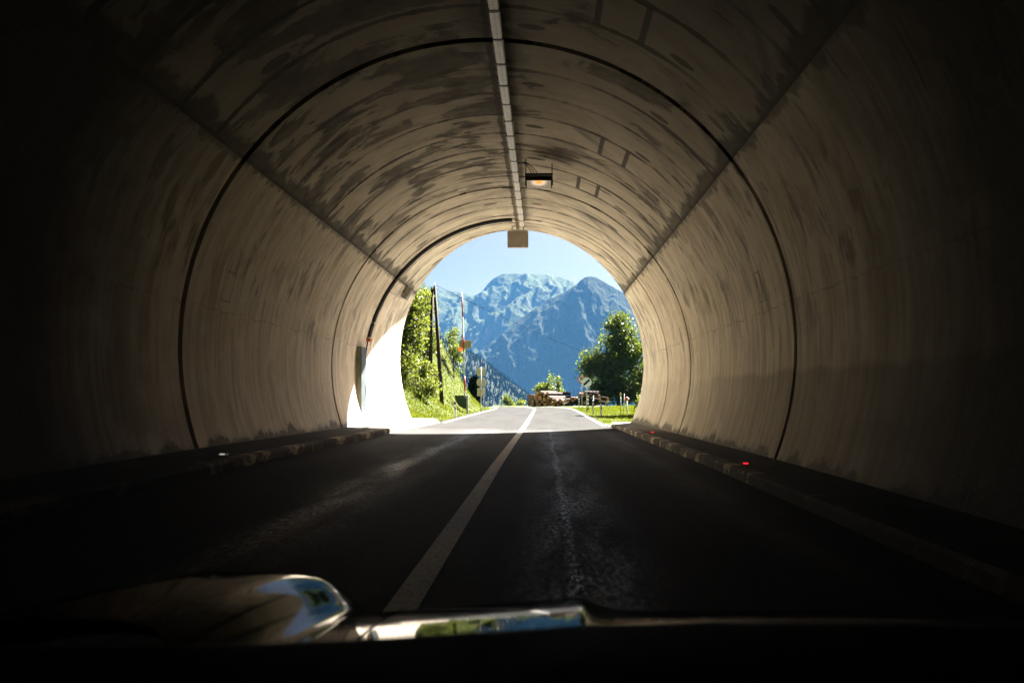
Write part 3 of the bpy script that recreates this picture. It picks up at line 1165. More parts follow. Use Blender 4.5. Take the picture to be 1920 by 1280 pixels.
leafy('tree', 'large dense dark green tree by the right tunnel edge', gp(1160, 124),
      [blob(1162, 640, 124.0, 30, 46, 2.56), blob(1140, 680, 123.0, 44, 34, 3.24), blob(1182, 668, 124.0, 40, 48, 3.24), blob(1160, 712, 123.0, 60, 30, 3.78), blob(1118, 684, 123.0, 26, 22, 2.16),
       blob(1205, 705, 124.0, 44, 44, 3.51), blob(1168, 738, 123.5, 50, 17, 3.24), blob(1130, 730, 123.0, 26, 20, 2.43), blob(1196, 738, 123.0, 30, 20, 2.70), blob(1104, 690, 123.0, 18, 16, 1.62), blob(1162, 610, 124.0, 20, 20, 1.76)],
      1250, 34, .32, M_LEAFD, .36, 12, .44)
leafy('tree', 'broad tree beyond the right tunnel wall that shades the verge', (10.6, 61, float(ground_z(10.6, 61))),
      [(10.6, 61, 9.6, 2.9, 3.2, 2.6), (11.2, 61.5, 12.0, 2.2, 2.4, 2.0), (10.9, 60.6, 7.4, 2.4, 2.6, 1.6)],
      420, 26, .26, M_LEAFD, .25, 27, .34)
leafy('tree', 'yellow-green young tree standing behind the log pile', gp(1028, 140),
      [blob(1028, 712, 140, 11, 20, .9), blob(1025, 728, 140, 17, 14, 1.2), blob(1012, 730, 140, 9, 10, .8)],
      110, 24, .26, M_LEAFY, .09, 15, .26)
leafy('tree', 'smaller pointed young tree right of the yellow-green one', gp(1046, 142),
      [blob(1047, 722, 142, 6, 16, .6), blob(1049, 735, 142, 9, 9, .8)],
      46, 22, .24, M_LEAFY, .06, 16, .22)
leafy('shrub', 'low round shrub behind the verge left of the log pile', gp(951, 150),
      [blob(951, 750, 150, 8, 10, .9), blob(958, 756, 150, 12, 6, .9)], 46, 22, .26, M_LEAFY, .05, 17, .24, cat='shrub')
leafy('shrub', 'tiny shrub just left of the stacked planks', gp(975, 150),
      [blob(976, 755, 150, 7, 5, .7)], 22, 20, .24, M_LEAFY, .04, 18, .22, cat='shrub')
leafy('shrub', 'weedy shrub under the large tree beside the right wall', gp(1185, 66),
      [blob(1186, 758, 66, 14, 7, .8), blob(1204, 752, 66, 16, 12, .9)], 90, 22, .13, M_LEAFY, .03, 19, .18, cat='shrub')


# dark fir behind the round signs
def near_fir(px, y, top_py, label, seed):
    b = gp(px, y)
    root = thing('fir_tree', label, 'tree', b)
    r = np.random.default_rng(seed)
    top = at(px, top_py, y)
    h = top.z - b.z
    mb = MB()
    mb.tube([b - Vector((0, 0, .2)), b.lerp(top, .5), top], [.1, .07, .01], 7)
    mb.build('trunk', M_BARK, root, True)
    cen = []
    for k in range(260):
        t = r.random() ** .8
        rr = (1 - t) * h * .27 * r.uniform(.3, 1.0)
        a = r.uniform(0, 6.28)
        cen.append((b.x + rr * math.cos(a), b.y + rr * math.sin(a), b.z + h * (.08 + .92 * t) - rr * .35))
    V = leaf_cards(cen, 14, .14, .28, seed, 1.2)
    mesh_obj('crown', V, np.arange(len(V)).reshape(-1, 4), M_FIR, root)


near_fir(889, 84, 708, 'dark fir tree behind the round road signs', 4)

# ---------------------------------------------------------------- poles and wire
M_POLE = simple('old_pole_wood', (.035, .026, .02), .85, .15, scale=20, var=.4)
M_STEEL = simple('galvanised_steel', (.42, .43, .43), .45, .4, .6, var=.12)
M_WIRE = simple('wire_black', (.012, .012, .013), 1.0, 0.0)
M_BLACK = simple('black_plastic', (.015, .015, .016), .5, .35)
M_WHITE = simple('white_plastic', (.72, .72, .70), .5, .35, var=.06)
M_RED = simple('red_paint', (.42, .045, .03), .5, .35, var=.15)
pa = gp(829, 52)
root = thing('utility_pole', 'pair of dark wooden poles leaning together on the bank', 'pole', pa)
tp = at(815, 537, 52)
MB().cyl(pa - Vector((0, 0, .3)), tp, .13, .09, 12).build('post', M_POLE, root, True)
pb = Vector((tp.x - .32, 52.2, 0))
pb.z = float(ground_z(np.array([pb.x]), np.array([pb.y]))[0]) - .3
MB().cyl(pb, tp + Vector((-.16, .12, -.05)), .13, .09, 12).build('post', M_POLE, root, True)
MB().cyl(tp + Vector((0, 0, -.05)), tp + Vector((.0, -.08, .16)), .03, .04, 8).build('insulator', M_WHITE, root, True)
we = at(1226, 700, 84)
we_g = gp(1226, 84)
root = thing('utility_pole', 'wooden wire pole hidden past the right tunnel edge', 'pole', we_g)
MB().cyl(we_g - Vector((0, 0, .3)), we + Vector((0, 0, .2)), .12, .09, 12).build('post', M_POLE, root, True)
pts = []
for i in range(41):
    t = i / 40
    p = (tp + Vector((0, -.08, .1))).lerp(we, t)
    p.z -= .55 * math.sin(math.pi * t)
    pts.append(p)
wo = MB().tube(pts, .014, 5).build('overhead_wire', M_WIRE)
tag(wo, 'thin black wire sagging across the valley from the wooden poles', 'wire')

# ---------------------------------------------------------------- raised barrier
bx = gp(876, 56)
root = thing('barrier', 'raised red and white road barrier with green counterweight', 'barrier', bx)
piv = at(872, 742, 56)
MB().box((bx.x + .02, 56, bx.z + .55), (.12, .12, 1.4), None, .01).build('post', M_STEEL, root)
M_GREEN = simple('green_steel', (.035, .06, .035), .5, .3, var=.15)
k = 56 / F
poly = [(-20 * k, 5 * k), (5 * k, 5 * k), (5 * k, -22 * k)]
for i in range(9):
    a = R_(270 - 90 * i / 8)
    poly.append((3 * k + 23 * k * math.cos(a) * 1.0, 3 * k + 25 * k * math.sin(a)))
poly = [(5, 1), (5, -24), (-3, -23), (-9, -20), (-14, -15), (-18, -8), (-20, 1)]
MB().prism([(a * k, b * k) for a, b in poly], (0, .10, 0), piv + Vector((0, -.05, 0)), (1, 0, 0), (0, 0, 1)).build('counterweight', M_GREEN, root)
MB().cyl(piv + Vector((.03, -.14, 0)), piv + Vector((.03, .14, 0)), .09, .09, 12).build('hinge', M_STEEL, root, True)
M_BWHITE = simple('barrier_white', (.55, .58, .56), .5, .3, var=.1)
tpb = at(866, 548, 56)
bands = [(0, .19, M_BWHITE), (.19, .26, M_RED), (.26, .30, M_RED), (.30, .46, M_BWHITE), (.46, .66, M_RED), (.66, .80, M_BWHITE), (.80, .965, M_RED), (.965, 1.0, M_STEEL)]
b0 = piv + Vector((0, 0, .0))
boom = MB()
for i, (a, b, m) in enumerate([(0, .05, None), (.05, .24, 'r'), (.24, .455, 'w'), (.455, .50, 'w'), (.50, .64, 'r'), (.64, .76, 'w'), (.76, .96, 'r'), (.96, 1, 'w')]):
    pass
boom.cyl(b0, tpb, .055, .038, 12)
bo = boom.build('boom', M_BWHITE, root, True)
for a, b in ((.05, .19), (.43, .60), (.76, .965)):
    MB().cyl(b0.lerp(tpb, a), b0.lerp(tpb, b), .0575 - .017 * a, .0575 - .017 * b, 12).build('red_band', M_RED, bo, True)
c = at(872, 645.5, 56)
M_OLIVE = simple('plate_back', (.34, .33, .17), .55, .3, .0, var=.12)
MB().box((c.x, 56.10, c.z), (22 * k, .03, 15 * k), None, .008).build('sign_plate', M_OLIVE, root)
bl = NB('orange_glow')
po, x, y, z = bl.objpos()
M_ORANGE = bl.bsdf((.75, .16, .02), .3, .5, emit=(1.0, .22, .03), estr=.05)
c = at(862.5, 654.5, 56)
lm = MB()
lm.cyl(c + Vector((0, -.12, 0)), c + Vector((0, .06, 0)), .13, .15, 16)
lm.cyl(c + Vector((0, -.16, 0)), c + Vector((0, -.12, 0)), .08, .13, 16)
lo = lm.build('warning_lamp', M_ORANGE, root, True)
MB().box((c.x + .16, 56, c.z), (.30, .05, .05)).build('bracket', M_STEEL, lo)

# ---------------------------------------------------------------- road signs
M_SIGNB = simple('sign_back', (.44, .43, .27), .5, .3, .2, var=.1)


def disc(mb, c, r, th, n=32):
    mb.cyl(Vector(c) + Vector((0, -th / 2, 0)), Vector(c) + Vector((0, th / 2, 0)), r, r, n)
    return mb


g0 = gp(902, 61)
root = thing('road_sign', 'two round signs and a square plate seen from behind on one post', 'sign', g0)
t0 = at(902, 688, 61)
MB().cyl(g0 - Vector((0, 0, .2)), t0, .035, .035, 10).build('post', M_STEEL, root, True)
for py in (697, 716.5):
    c = at(901.5 if py < 700 else 902.5, py, 61)
    disc(MB(), c + Vector((0, .06, 0)), .345, .03).build('round_sign', M_SIGNB, root)
c = at(902, 735, 61)
MB().box(c + Vector((0, .06, 0)), (.56, .03, .56), None, .01).build('square_sign', M_SIGNB, root)

M_SFACE = simple('sign_white', (.78, .82, .76), .45, .35, var=.06)
M_SRED = simple('sign_red', (.42, .02, .03), .45, .35, var=.08)


def text_mesh(name, body, size, mat, parent, loc, depth=.004):
    cu = bpy.data.curves.new('text_curve', 'FONT')
    cu.body = body
    cu.size = size
    cu.extrude = depth
    cu.offset = .02
    cu.align_x = 'CENTER'
    cu.align_y = 'CENTER'
    tmp = bpy.data.objects.new('text_tmp', cu)
    COL.objects.link(tmp)
    bpy.context.view_layer.update()
    dg = bpy.context.evaluated_depsgraph_get()
    me = bpy.data.meshes.new_from_object(tmp.evaluated_get(dg))
    bpy.data.objects.remove(tmp)
    me.name = name
    me.materials.clear()
    me.materials.append(mat)
    me.transform(Matrix.Rotation(R_(90), 4, 'X'))
    me.transform(Matrix.Translation(Vector(loc) - parent_loc(parent)))
    o = bpy.data.objects.new(name, me)
    COL.objects.link(o)
    o.parent = parent
    return o


def ring(mb, c, r0, r1, y0, y1, n=40):
    V, Fc = [], []
    for k in range(n):
        a = 2 * math.pi * k / n
        for r, y in ((r0, y0), (r1, y0), (r1, y1), (r0, y1)):
            V.append((c[0] + r * math.cos(a), y, c[2] + r * math.sin(a)))
    for k in range(n):
        for q in range(4):
            a, b = k * 4 + q, k * 4 + (q + 1) % 4
            k2 = (k + 1) % n
            Fc.append((a, b, k2 * 4 + (q + 1) % 4, k2 * 4 + q))
    return mb.add(V, Fc)


g0 = gp(1091.5, 70)
root = thing('speed_sign', 'round red-rimmed speed limit sign reading 70 on a thin post', 'sign', g0)
c = at(1090.5, 711, 70)
MB().cyl(g0 - Vector((0, 0, .2)), Vector((c.x, 70.05, c.z + .2)), .032, .032, 10).build('post', M_STEEL, root, True)
pl = disc(MB(), c, .335, .02).build('sign_face', M_SFACE, root)
ring(MB(), c, .255, .337, c.y - .016, c.y + .004).build('red_rim', M_SRED, pl)
text_mesh('number', '70', .36, M_BLACK, pl, (c.x, c.y - .014, c.z))

g0 = gp(1100, 61)
root = thing('road_sign', 'round white end-of-limit sign with black diagonal bar on a post', 'sign', g0)
c = at(1100, 716.5, 61)
MB().cyl(g0 - Vector((0, 0, .2)), Vector((c.x, 61.05, c.z + .2)), .032, .032, 10).build('post', M_STEEL, root, True)
pl = disc(MB(), c, .345, .02).build('sign_face', M_SFACE, root)
MB().box((c.x, c.y - .014, c.z), (.58, .008, .15), Matrix.Rotation(R_(-43), 3, 'Y')).build('diagonal_bar', M_BLACK, pl)

# ---------------------------------------------------------------- delineator posts
M_REFL = simple('red_reflector', (.12, .02, .02), .3, .5)
M_REFLW = simple('silver_reflector', (.6, .6, .6), .3, .5)


def delineator(loc, label, refl, lean=0.0):
    loc = Vector(loc)
    root = thing('delineator', label, 'marker post', loc, 'delineator posts along the road')
    mb = MB()
    prof = [(-.055, -.05), (.055, -.05), (.045, .06), (-.045, .06)]
    V = [(x, y, -.25) for x, y in prof] + [(x, y, .80) for x, y in prof]
    sl = [(x, y, .80 + (.10 if y < 0 else .16)) for x, y in prof]
    Fq = [(0, 1, 5, 4), (1, 2, 6, 5), (2, 3, 7, 6), (3, 0, 4, 7), (3, 2, 1, 0), (4, 5, 6, 7)]
    mesh_obj('body', [Vector(v) + loc for v in V], Fq, M_WHITE, root)
    V2 = [(x * 1.06, y * 1.06, .78) for x, y in prof] + [(x * .98, y * .98, .90 + (0 if y < 0 else .05)) for x, y in prof]
    mesh_obj('cap', [Vector(v) + loc for v in V2], Fq, M_BLACK, root)
    MB().box(loc + Vector((0, -.056, .58)), (.05, .012, .20)).build('reflector', refl, root)
    root.rotation_euler = (0, R_(lean), 0)
    return root


d0 = delineator(gp(855, 43), 'nearest marker post on the left grass verge, leaning, beside the barrier', M_BLACK, -4)
d1 = delineator(gp(1127, 50), 'nearest marker post on the right verge, black cap and dark reflector', M_REFL)
for src, px, y, lab, rot in (
        (d0, 915, 92, 'marker post just past the round signs on the left', 0),
        (d0, 939.5, 128, 'small far marker post left of the low round shrub', 0),
        (d0, 958, 168, 'farthest tiny marker post on the left', 0),
        (d1, 1112, 57, 'second marker post on the right verge, before the thin white pole', 0),
        (d1, 1085.5, 78, 'marker post just left of the speed limit sign', 0),
        (d1, 1058, 106, 'far marker post standing at the right end of the big log pile', 0)):
    c = copy_tree(src)
    c.location = gp(px, y)
    if y > 100:
        c.location.z = max(c.location.z, EYE + (VY - 761) / F * y - .1)
    c.rotation_euler = (0, 0, 0)
    c['label'] = lab

# thin posts
M_YEL = simple('yellow_paint', (.55, .36, .05), .5, .3)
M_PALE = simple('pale_pole', (.45, .47, .36), .6, .3)
g = gp(1112.5, 62)
t = at(1112.5, 741, 62)
r0 = thing('snow_pole', 'thin plain white pole behind the second right marker post', 'pole', g)
MB().cyl(g - Vector((0, 0, .2)), t, .028, .024, 8).build('rod', M_WHITE, r0, True)
g = gp(1102.5, 66)
t = at(1102.5, 741, 66)
r0 = thing('marker_pole', 'black and white banded post behind the end-of-limit sign', 'pole', g)
MB().box(Vector((g.x, g.y, (g.z + t.z) / 2)), (.13, .05, t.z - g.z)).build('board', M_WHITE, r0)
for i in range(4):
    zz = g.z + (t.z - g.z) * (.2 + .22 * i)
    MB().box((g.x - .0, g.y - .03, zz), (.132, .01, .09), Matrix.Rotation(R_(20), 3, 'Y')).build('black_band', M_BLACK, r0)
g = gp(1164, 60)
t = at(1163.5, 741, 60)
r0 = thing('marker_pole', 'pale pole with a yellow marker on top under the large tree', 'pole', g)
MB().cyl(g - Vector((0, 0, .2)), t, .035, .035, 8).build('rod', M_PALE, r0, True)
MB().box(t + Vector((0, 0, .05)), (.17, .05, .13), None, .01).box(t + Vector((0, 0, .14)), (.08, .05, .08), None, .01).build('marker_plate', M_YEL, r0)
g = gp(1169.5, 63)
t = at(1170.5, 737.5, 63)
r0 = thing('marker_pole', 'bare pale pole right of the yellow-topped one', 'pole', g)
MB().cyl(g - Vector((0, 0, .2)), t, .032, .028, 8).build('rod', M_PALE, r0, True)
g = gp(1175.5, 64)
r0 = thing('hydrant', 'red and white hydrant in the grass by the right wall', 'hydrant', g)
c = at(1175, 747.5, 64)
MB().cyl(g - Vector((0, 0, .2)), c, .07, .07, 12).build('stand_pipe', M_WHITE, r0, True)
mb = MB()
for i in range(6):
    a0, a1 = -math.pi / 2 + math.pi * i / 6, -math.pi / 2 + math.pi * (i + 1) / 6
    mb.cyl(c + Vector((0, 0, .17 * math.sin(a0))), c + Vector((0, 0, .17 * math.sin(a1))), max(.01, .12 * math.cos(a0)), max(.01, .12 * math.cos(a1)), 14, False)
mb.build('head', M_RED, r0, True)
MB().cyl(c + Vector((.06, -.02, 0)), c + Vector((.16, -.04, 0)), .06, .06, 10).build('outlet', M_WHITE, r0, True)


# ---------------------------------------------------------------- logs
def log_bark():
    b = NB('log_bark')
    po, x, y, z = b.objpos()
    g = b.n('ShaderNodeObjectInfo')
    n1 = b.noise(po, 2.2, 6, .7)
    n2 = b.noise(po, 14, 5, .7)
    c = b.mix(b.ss(b.add(n1, b.mul(b.sub(g.outputs['Random'], .5), .4)), .42, .56), (.03, .016, .011), (.10, .052, .034))
    c = b.mix(b.ss(n2, .5, .7, 0, .6), c, (.045, .03, .022))
    return b.bsdf(c, .85, .15, normal=b.bump(n2, .6, .02))


def log_end():
    b = NB('log_end')
    po, x, y, z = b.objpos()
    g = b.n('ShaderNodeObjectInfo')
    n1 = b.noise(po, 5, 4)
    n2 = b.noise(po, 24, 4)
    c = b.mix(g.outputs['Random'], (.34, .15, .055), (.50, .26, .11))
    c = b.mix(b.ss(n1, .45, .7, 0, .55), c, (.24, .11, .045))
    c = b.scale(c, b.ss(n2, .3, .7, .75, 1.25))
    return b.bsdf(c, .8, .15)


M_LOG, M_LEND = log_bark(), log_end()
M_LOGD = simple('dark_bark', (.03, .021, .018), .9, .1, scale=6, var=.4)


def make_log(c, r, ax, length, label, group, mat=None, seed=0, both=True):
    """c: centre of the end that faces the road"""
    rr = np.random.default_rng(seed)
    c, ax = Vector(c), Vector(ax).normalized()
    root = thing('log', label, 'log', c, group)
    a = ax.cross(Vector((0, 0, 1))).normalized()
    b = ax.cross(a)
    n, seg = 16, 7
    j = 1 + rr.normal(0, .035, n)
    V = []
    for i in range(seg + 1):
        t = i / seg
        o = c + ax * (length * t) + Vector((0, 0, rr.normal(0, .012)))
        for k in range(n):
            th = 2 * math.pi * k / n
            q = r * j[k] * (1 - .12 * t) * (1 + rr.normal(0, .012))
            V.append(o + (a * math.cos(th) + b * math.sin(th)) * q)
    mesh_obj('bark', V, grid_wrap(seg + 1, n), mat or M_LOG, root, True)
    for t, s in (((0, -1), (seg, 1)) if both else ((0, -1),)):
        o = c + ax * (length * (t / seg) + s * .012)
        E = [Vector(V[t * n + k]) + ax * s * .012 for k in range(n)] + [Vector(V[t * n + k]) for k in range(n)]
        E = [o + (e - o) * .985 for e in E]
        mesh_obj('cut_end', E, [tuple(range(n))] + [(k, (k + 1) % n, n + (k + 1) % n, n + k) for k in range(n)], M_LEND, root)
    return root


def grid_wrap(nu, n):
    Fc = []
    for i in range(nu - 1):
        for k in range(n):
            Fc.append((i * n + k, i * n + (k + 1) % n, (i + 1) * n + (k + 1) % n, (i + 1) * n + k))
    return Fc


S = 1920 / 170.0
ORD = ['first', 'second', 'third', 'fourth', 'fifth', 'sixth', 'seventh', 'eighth', 'ninth', 'tenth', 'eleventh', 'twelfth']
LY = 113.0
rows = {
    'bottom': [(205, 780, 38), (285, 772, 38), (350, 775, 38), (475, 768, 38), (550, 778, 30), (608, 742, 36), (660, 785, 29), (740, 780, 30)],
    'second': [(207, 710, 37), (300, 703, 37), (410, 725, 37), (520, 705, 38), (690, 702, 42), (793, 697, 46)],
    'third': [(268, 622, 45), (362, 628, 50), (456, 665, 41), (548, 627, 40), (607, 662, 33)],
    'top': [(300, 553, 40), (365, 520, 38), (440, 560, 42), (527, 545, 34)],
}
AX = Vector((.45, .89, 0))
sd_ = 100
for rn, lst in rows.items():
    for i, (zx, zy, zr) in enumerate(lst):
        c = at(980 + zx / S, 690 + zy / S, LY + random.uniform(-.25, .25))
        make_log(c, 1.07 * zr / S / F * LY, AX + Vector((random.uniform(-.05, .05), 0, random.uniform(-.01, .01))), 4.6 + random.uniform(-.4, .4),
                 '%s log from the left in the %s row of the big log pile' % (ORD[i], rn), 'logs in the big pile', None, sd_)
        sd_ += 1
# darker logs lying behind, right of the big pile
for i, (zx, zy, zr, lab) in enumerate(((770, 540, 42, 'dark log lying highest behind the big pile'), (800, 630, 44, 'dark log lying under the highest one behind the big pile'),
                                       (850, 700, 44, 'dark log lying low between the two log piles'))):
    c = at(980 + zx / S, 690 + zy / S, LY + 5.0)
    make_log(c, zr / S / F * (LY + 5), (1, .25, 0), 1.6 if i != 1 else 2.0, lab, 'dark logs behind the big pile', M_LOGD, 300 + i)
# second pile
rows2 = {
    'bottom': [(852, 748, 20), (955, 712, 32), (1060, 692, 30), (1315, 735, 36)],
    'middle': [(915, 660, 24), (1025, 635, 31), (1100, 672, 22), (1137, 650, 27), (1195, 622, 30), (1262, 602, 31)],
    'top': [(1075, 628, 18), (1190, 550, 33), (1310, 510, 30), (1325, 570, 33)],
}
for rn, lst in rows2.items():
    for i, (zx, zy, zr) in enumerate(lst):
        y = LY - 1.5 + random.uniform(-.2, .2)
        c = at(980 + zx / S, 690 + zy / S, y)
        make_log(c, zr / S / F * y, (.62, .78, 0), 3.2, '%s log from the left in the %s row of the right-hand log pile' % (ORD[i], rn), 'logs in the right-hand pile', None, 400 + sd_)
        sd_ += 1
for i, (x0, y0, x1, y1, zr, m, lab) in enumerate((
        (1635, 605, 1330, 560, 36, M_LOG, 'sunlit log with its bright end towards the large tree'),
        (1600, 550, 1330, 500, 22, M_LOG, 'thin pale log lying on top of the right-hand pile'),
        (1805, 655, 1450, 610, 40, M_LOGD, 'dark long log poking out right under the large tree'),
        (1640, 690, 1330, 650, 44, M_LOGD, 'dark brown log under the sunlit one in the right-hand pile'),
        (1760, 740, 1380, 700, 40, M_LOGD, 'dark log lowest at the right end of the right-hand pile'),
        (1500, 640, 1190, 640, 42, M_LOGD, 'shaded log in the core of the right-hand pile, uppermost there'),
        (1520, 700, 1150, 695, 44, M_LOGD, 'shaded log in the core of the right-hand pile, halfway down'),
        (1560, 760, 1130, 755, 44, M_LOGD, 'shaded log in the core of the right-hand pile, on the ground'))):
    y = LY - 3.0 + .25 * min(i, 4) + (2.4 if i > 4 else 0)
    a, b = at(980 + x0 / S, 690 + y0 / S, y), at(980 + x1 / S, 690 + y1 / S, y + 2.2)
    make_log(a, zr / S / F * y, b - a, (b - a).length, lab, 'logs in the right-hand pile', m, 600 + i)

# stacked planks at the left end
root_c = at(996, 752, LY + 1.2)
M_PLANK = simple('plank_wood', (.34, .22, .16), .8, .15, scale=10, var=.3)
r0 = thing('plank_stack', 'stack of rough planks at the left end of the big log pile', 'timber', (root_c.x, root_c.y, EYE + (VY - 762) / F * LY))
kk = LY / F
for i in range(7):
    zc = EYE + (VY - (760 - i * 3.25)) / F * (LY + 1)
    MB().box((root_c.x + random.uniform(-.03, .03), LY + 2.2, zc), (13.5 * kk, 3.0, 2.4 * kk), None, .01).build('plank_layer', M_PLANK, r0)
mb = MB()
for i in range(6):
    zc = EYE + (VY - (758.4 - i * 3.25)) / F * (LY + 1)
    for yy in (LY + .9, LY + 3.4):
        mb.box((root_c.x, yy, zc), (12 * kk, .12, .9 * kk))
mb.build('spacer', M_LOGD, r0)

# ---------------------------------------------------------------- things on the tunnel lining
# row of light fittings
M_LH = simple('fitting_housing', (.30, .28, .25), .5, .4, .3, var=.1)
M_LD = NB('fitting_diffuser')
po, x, y, z = M_LD.objpos()
nn = M_LD.noise(po, 14, 4)
dots = M_LD.ss(M_LD.ab(M_LD.sub(M_LD.op('FRACT', M_LD.mul(y, 16)), .5)), .28, .34)
dots = M_LD.mul(dots, M_LD.ss(M_LD.ab(M_LD.add(x, .0)), .02, .012))
cc = M_LD.mix(M_LD.ss(nn, .35, .7), (.86, .81, .74), (.72, .66, .58))
cc = M_LD.mix(M_LD.mul(dots, .5), cc, (.3, .26, .22))
M_LD = M_LD.bsdf(cc, .35, .5)
ZL = EYE + 5.62
first = None
for i in range(22):
    y = 28.65 - 1.01 * (i + .5)
    nm = 'nearest' if i == 21 else None
    lab = 'flat white ceiling light fitting, number %d counted from the tunnel mouth' % (i + 1)
    lab = ['white light fitting at the mouth end of the ceiling row', ][0] if i == 0 else '%s white light fitting from the tunnel mouth in the ceiling row' % (
        ORD[i] if i < 12 else ['thirteenth', 'fourteenth', 'fifteenth', 'sixteenth', 'seventeenth', 'eighteenth', 'nineteenth', 'twentieth', 'twenty-first', 'twenty-second'][i - 12])
    if first is None:
        root = thing('light_fitting', lab, 'ceiling light', (-.73, y, ZL), 'ceiling light fittings')
        MB().box((-.73, y, ZL + .035), (.17, .99, .05), None, .006).build('housing', M_LH, root)
        MB().box((-.73, y, ZL - .008), (.145, .93, .045), None, .012).build('diffuser', M_LD, root)
        for s in (-1, 1):
            MB().box((-.73, y + s * .495, ZL + .005), (.18, .022, .07)).build('end_cap', M_BLACK, root)
        MB().box((-.73, y, ZL + .10), (.06, .06, .12)).build('mount', M_LH, root)
        first = root
    else:
        root = copy_tree(first)
        root.location = (-.73, y, ZL)
        root['label'] = lab

# hanging floodlight
YL = 21.0
kf = YL / F
c = at(1010.5, 341, YL)
root = thing('floodlight', 'brown hanging floodlight glowing orange under the vault', 'lamp', c)
M_BROWN = simple('brown_metal', (.045, .028, .02), .5, .4, .3)
hw = 24 * kf
prof = [(-.22, .10), (.16, .10), (.22, -.02), (-.13, -.19), (-.30, -.04)]     # (y, z)
V = [(c.x + s * hw, c.y + a, c.z + b) for s in (-1, 1) for a, b in prof]
n = len(prof)
hou = mesh_obj('housing', V, [tuple(range(n - 1, -1, -1)), tuple(range(n, 2 * n))] + [(q, (q + 1) % n, n + (q + 1) % n, n + q) for q in range(n)], M_BROWN, root)
bl = NB('lamp_glass')
po, x, y, z = bl.objpos()
d = bl.op('SQRT', bl.add(bl.mul(bl.mul(x, x), 10.0), bl.mul(bl.add(z, .075), bl.mul(bl.add(z, .075), 60.0))))
M_GLASS = bl.bsdf((.75, .73, .70), .25, .5, emit=bl.mix(bl.ss(d, .5, .1), (1.0, .80, .55), (1.0, .30, .02)), estr=bl.ss(d, .8, .1, .015, .085))
p1, p2 = Vector((0, -.30, -.04)), Vector((0, -.13, -.19))
nv = Vector((0, -(p1.z - p2.z), -(p2.y - p1.y))).normalized()
V = []
for off in (.004, .02):
    for s in (-1, 1):
        for p in (p1, p2):
            V.append(c + Vector((s * hw * .93, 0, 0)) + p * .985 + nv * off)
mesh_obj('glass', V, [(0, 1, 3, 2), (4, 6, 7, 5), (0, 4, 5, 1), (2, 3, 7, 6), (0, 2, 6, 4), (1, 5, 7, 3)], M_GLASS, root)
zb = at(1010, 327, YL).z
MB().box((c.x, c.y, zb), (52 * kf, .05, .05)).build('crossbar', M_BLACK, root)
for s in (-1, 1):
    MB().box((c.x + s * 25 * kf, c.y, (zb + c.z) / 2 - .03), (.025, .06, zb - c.z + .12)).build('side_arm', M_BLACK, root)
for px in (986, 1035):
    x = (px - VX) / F * YL
    zt = CZ + math.sqrt(RAD ** 2 - (x - CX) ** 2)
    MB().cyl((x, c.y, zb), (x, c.y, zt + .02), .011, .011, 8).build('hanger_rod', M_BLACK, root, True)
for q in range(3):
    p0 = Vector((-.66, YL, ZL + .03))
    p1 = Vector((c.x - .18 + .07 * q, YL, zb + .02))
    pts = []
    for i in range(13):
        t = i / 12
        pts.append(Vector((p0.x + (p1.x - p0.x) * t, YL - .02 * q, p1.z + (p0.z - p1.z) * (1 - t ** 2.6) + .05 * math.sin(math.pi * t))))
    MB().tube(pts, .010, 6).build('cable', M_BLACK, root, True)

# sign box hanging in the mouth
YS = 29.6
ks = YS / F
c = at(971, 449, YS)
root = thing('sign_box', 'grey back of a square sign box hanging in the tunnel mouth', 'sign', c)
M_SBOX = simple('box_grey', (.40, .36, .30), .6, .3, .1, var=.1, scale=3)
MB().box(c, (39 * ks, .16, 31 * ks), None, .012).build('case', M_SBOX, root)
MB().box(c + Vector((0, -.085, 16.3 * ks)), (33 * ks, .03, .035)).build('top_rail', M_WHITE, root)
MB().box(c + Vector((.19, -.082, -13 * ks)), (.08, .01, .02)).build('nameplate', M_WHITE, root)
for s in (-1, 1):
    x = c.x + s * .2
    zt = CZ + math.sqrt(RAD ** 2 - (x - CX) ** 2)
    MB().box((x, YS, (c.z + .3 + zt) / 2), (.04, .04, zt - c.z - .26)).build('hanger', M_STEEL, root)

# cables along the joint at the mouth
phs = np.linspace(R_(-77), R_(-1.5), 60)
root = thing('cable_bundle', 'thick black cables curving up the left wall to the ceiling lights', 'cable', (CX - 4.8, 28.4, CZ + 1.0))
for q, (dy, dr) in enumerate(((-.07, .05), (.0, .06), (.07, .05))):
    pts = [(CX + (RAD - dr) * math.sin(p), 28.28 + dy, CZ + (RAD - dr) * math.cos(p)) for p in phs]
    MB().tube(pts, .045, 8).build('cable', M_BLACK, root, True)
p = R_(-78)
e0 = Vector((CX + (RAD - .06) * math.sin(p), 28.28, CZ + (RAD - .06) * math.cos(p)))
M_RUST = simple('orange_cap', (.45, .10, .03), .6, .3)
MB().box(e0, (.12, .26, .14), Matrix.Rotation(p, 3, 'Y'), .01).build('end_clamp', M_RUST, root)
phs2 = np.linspace(R_(-78), R_(-97), 14)
MB().tube([(CX + (RAD - .03) * math.sin(q), 28.30 + .02 * math.sin(q * 25), CZ + (RAD - .03) * math.cos(q)) for q in phs2], .02, 6).build('down_lead', M_BLACK, root, True)

